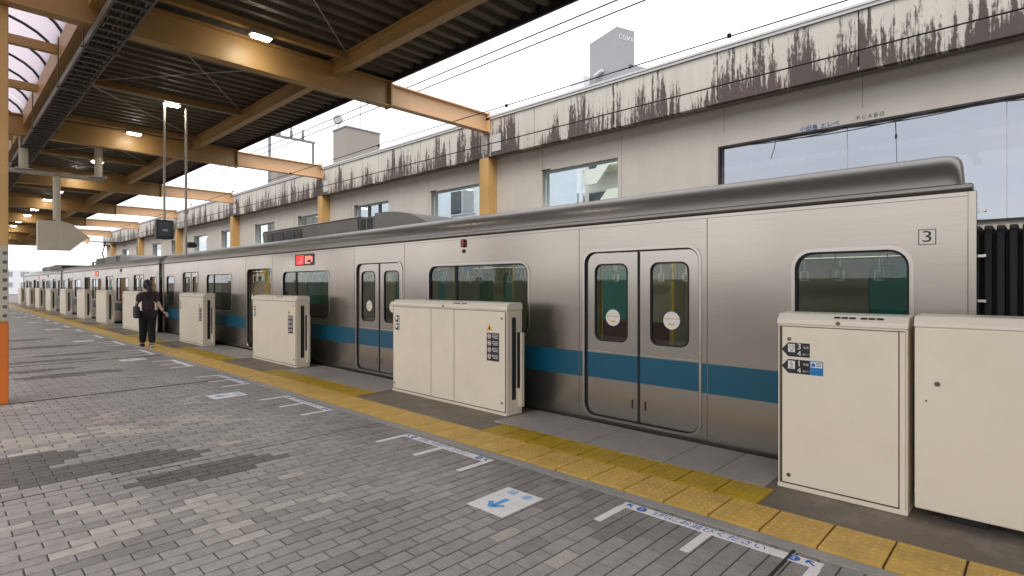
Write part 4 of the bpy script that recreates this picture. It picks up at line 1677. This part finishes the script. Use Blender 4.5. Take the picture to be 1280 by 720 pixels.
def skin_mesh(name, pts, edges, m, parent, sub=2, root=0):
    """pts: (x, y, z, rx, ry)"""
    me_ = bpy.data.meshes.new(name)
    me_.from_pydata([p[:3] for p in pts], edges, [])
    me_.materials.append(m)
    o = bpy.data.objects.new(name, me_)
    COL.objects.link(o)
    o.parent = parent
    md = o.modifiers.new('skin', 'SKIN')
    md.use_smooth_shade = True
    for v, p in zip(me_.skin_vertices[0].data, pts):
        v.radius = (p[3], p[4])
    me_.skin_vertices[0].data[root].use_root = True
    sb = o.modifiers.new('sub', 'SUBSURF')
    sb.levels = sb.render_levels = sub
    return o


# walking towards +Y; right side is +X.  one continuous body
P_ = [(0, 0, .86, .135, .10),          # 0 pelvis
      (0, .01, 1.02, .115, .085),      # 1 waist
      (0, .02, 1.18, .135, .095),      # 2 chest
      (0, .02, 1.29, .10, .075),       # 3 shoulders mid
      (0, .03, 1.36, .045, .045),      # 4 neck
      (0, .05, 1.46, .075, .09),       # 5 head
      (0, .05, 1.54, .06, .07),        # 6 crown
      (.085, 0, .80, .085, .09),       # 7 r hip
      (.075, .03, .46, .062, .066),    # 8 r knee
      (.065, -.09, .10, .045, .05),    # 9 r ankle
      (.065, .03, .045, .038, .032),   # 10 r toe
      (-.085, 0, .80, .085, .09),      # 11 l hip
      (-.06, .14, .45, .062, .066),    # 12 l knee
      (-.05, .26, .10, .045, .05),     # 13 l ankle
      (-.05, .38, .05, .038, .032),    # 14 l toe
      (.165, .02, 1.27, .055, .055),   # 15 r shoulder
      (.195, -.05, 1.04, .042, .042),  # 16 r elbow
      (.285, -.11, .84, .030, .030),    # 17 r wrist
      (-.165, .02, 1.27, .055, .055),  # 18 l shoulder
      (-.21, -.01, 1.05, .042, .042),  # 19 l elbow
      (-.20, .17, .95, .030, .030),    # 20 l wrist
      ]
E_ = [(0, 1), (1, 2), (2, 3), (3, 4), (4, 5), (5, 6), (0, 7), (7, 8), (8, 9), (9, 10), (0, 11), (11, 12), (12, 13), (13, 14),
      (3, 15), (15, 16), (16, 17), (3, 18), (18, 19), (19, 20)]
skin_mesh('body', [(*p_[:3], p_[3] * (.78 if i in (0, 1, 2, 3, 7, 8, 11, 12, 15, 18) else 1), p_[4] * (.78 if i in (0, 1, 2, 3, 7, 8, 11, 12, 15, 18) else 1)) for i, p_ in enumerate(P_)], E_, M['skin'], pe)
grow = .016


def sub(idx, ex, extra=()):
    mp_ = {i: k for k, i in enumerate(idx)}
    pts = [(*P_[i][:3], P_[i][3] + ex, P_[i][4] + ex) for i in idx]
    eds = [(mp_[a], mp_[b]) for a, b in E_ if a in mp_ and b in mp_]
    return pts, eds


pts, eds = sub([0, 1, 2, 3, 15, 18], grow)
pts[0] = (0, 0, .78, .155, .125)
pts[1] = (0, .01, 1.02, .125, .10)
b0 = len(pts)
pts += [(.18, -.05, 1.04, .06, .06), (-.19, -.01, 1.05, .06, .06)]
eds += [(4, b0), (5, b0 + 1)]
skin_mesh('top', pts, eds, M['shirt'], pe)
pts, eds = sub([0, 7, 8, 9, 11, 12, 13], grow)
pts[0] = (0, 0, .86, .18, .135)
pts = [(a, b, c, d * (1.12 if i else .92), e2 * (1.12 if i else .92)) for i, (a, b, c, d, e2) in enumerate(pts)]
skin_mesh('trousers', pts, eds, M['pants'], pe)
hv, hf = [], []
for i in range(9):
    for j in range(14):
        a_, b_ = PI * i / 8, 2 * PI * j / 14
        hv.append((.098 * math.sin(a_) * math.cos(b_), .03 + .112 * math.sin(a_) * math.sin(b_), 1.475 + .125 * math.cos(a_)))
        if i < 8:
            hf.append((i * 14 + j, i * 14 + (j + 1) % 14, (i + 1) * 14 + (j + 1) % 14, (i + 1) * 14 + j))
hr = MB().add(hv, hf).build('hair', M['hair'], pe, smooth=True)
skin_mesh('ponytail', [(0, -.06, 1.47, .04, .036), (0, -.10, 1.40, .042, .036), (0, -.10, 1.28, .036, .03), (0, -.085, 1.15, .014, .014)],
          [(0, 1), (1, 2), (2, 3)], M['hair'], hr)
for sx_, wr, dr in ((1, (.285, -.11, .84), Vector((.62, -.2, -.76))), (-1, (-.20, .17, .95), Vector((.3, .85, -.3)))):
    wr = Vector(wr)
    dr.normalize()
    side = dr.cross(Vector((0, 1, 0.1))).normalized()
    pts = [(*wr, .024, .018), (*(wr + dr * .05), .030, .016), (*(wr + dr * .09), .030, .014)]
    eds = [(0, 1), (1, 2)]
    for f in range(4):
        o_ = side * (f - 1.5) * .017
        l_ = (.058, .068, .064, .05)[f]
        k = len(pts)
        p0 = wr + dr * .095 + o_
        bend = Vector((0, .35, -.25))
        pts += [(*p0, .009, .009), (*(p0 + dr * l_ * .55), .008, .008), (*(p0 + (dr + bend).normalized() * l_), .007, .007)]
        eds += [(2, k), (k, k + 1), (k + 1, k + 2)]
    k = len(pts)
    pts += [(*(wr + dr * .05 + side * .032), .010, .010), (*(wr + dr * .09 + side * .05), .008, .008)]
    eds += [(1, k), (k, k + 1)]
    skin_mesh('hand', pts, eds, M['skin'], pe, sub=1)
for (x, y, r_) in ((.065, -.04, 28), (-.05, .31, 0)):
    q = MB()
    q.extrude([(-.095, .0), (-.085, .075), (-.02, .085), (.06, .05), (.115, .03), (.12, .0)], lambda p, z, w: (w, p, z), -.043, .043)
    sh = q.build('shoe', M['black'], pe, loc=(x, y, .028 if r_ else .012), rot=(R(-r_), 0, 0), bevel=.015)
    MB().box(-.046, .046, -.10, .125, -.018, .0).build('shoe_sole', M['white'], sh)
bag = empty('shoulder_bag', (3.41, 15.0, 0), 'dark shoulder bag at the walking person\'s left hip', 'bag')
q = MB()
q.extrude(rr(-.14, .12, .70, .98, .06), lambda p, z, w: (w, p, z), -.275, -.175)
q.build('bag_body', M['bag'], bag, bevel=.03)
q = MB()
q.tube([(-.225, -.02, .96), (-.19, -.10, 1.12), (-.02, -.115, 1.30), (.09, -.06, 1.36), (.10, .04, 1.345)], .014, 6)
q.build('strap', M['bag'], bag)
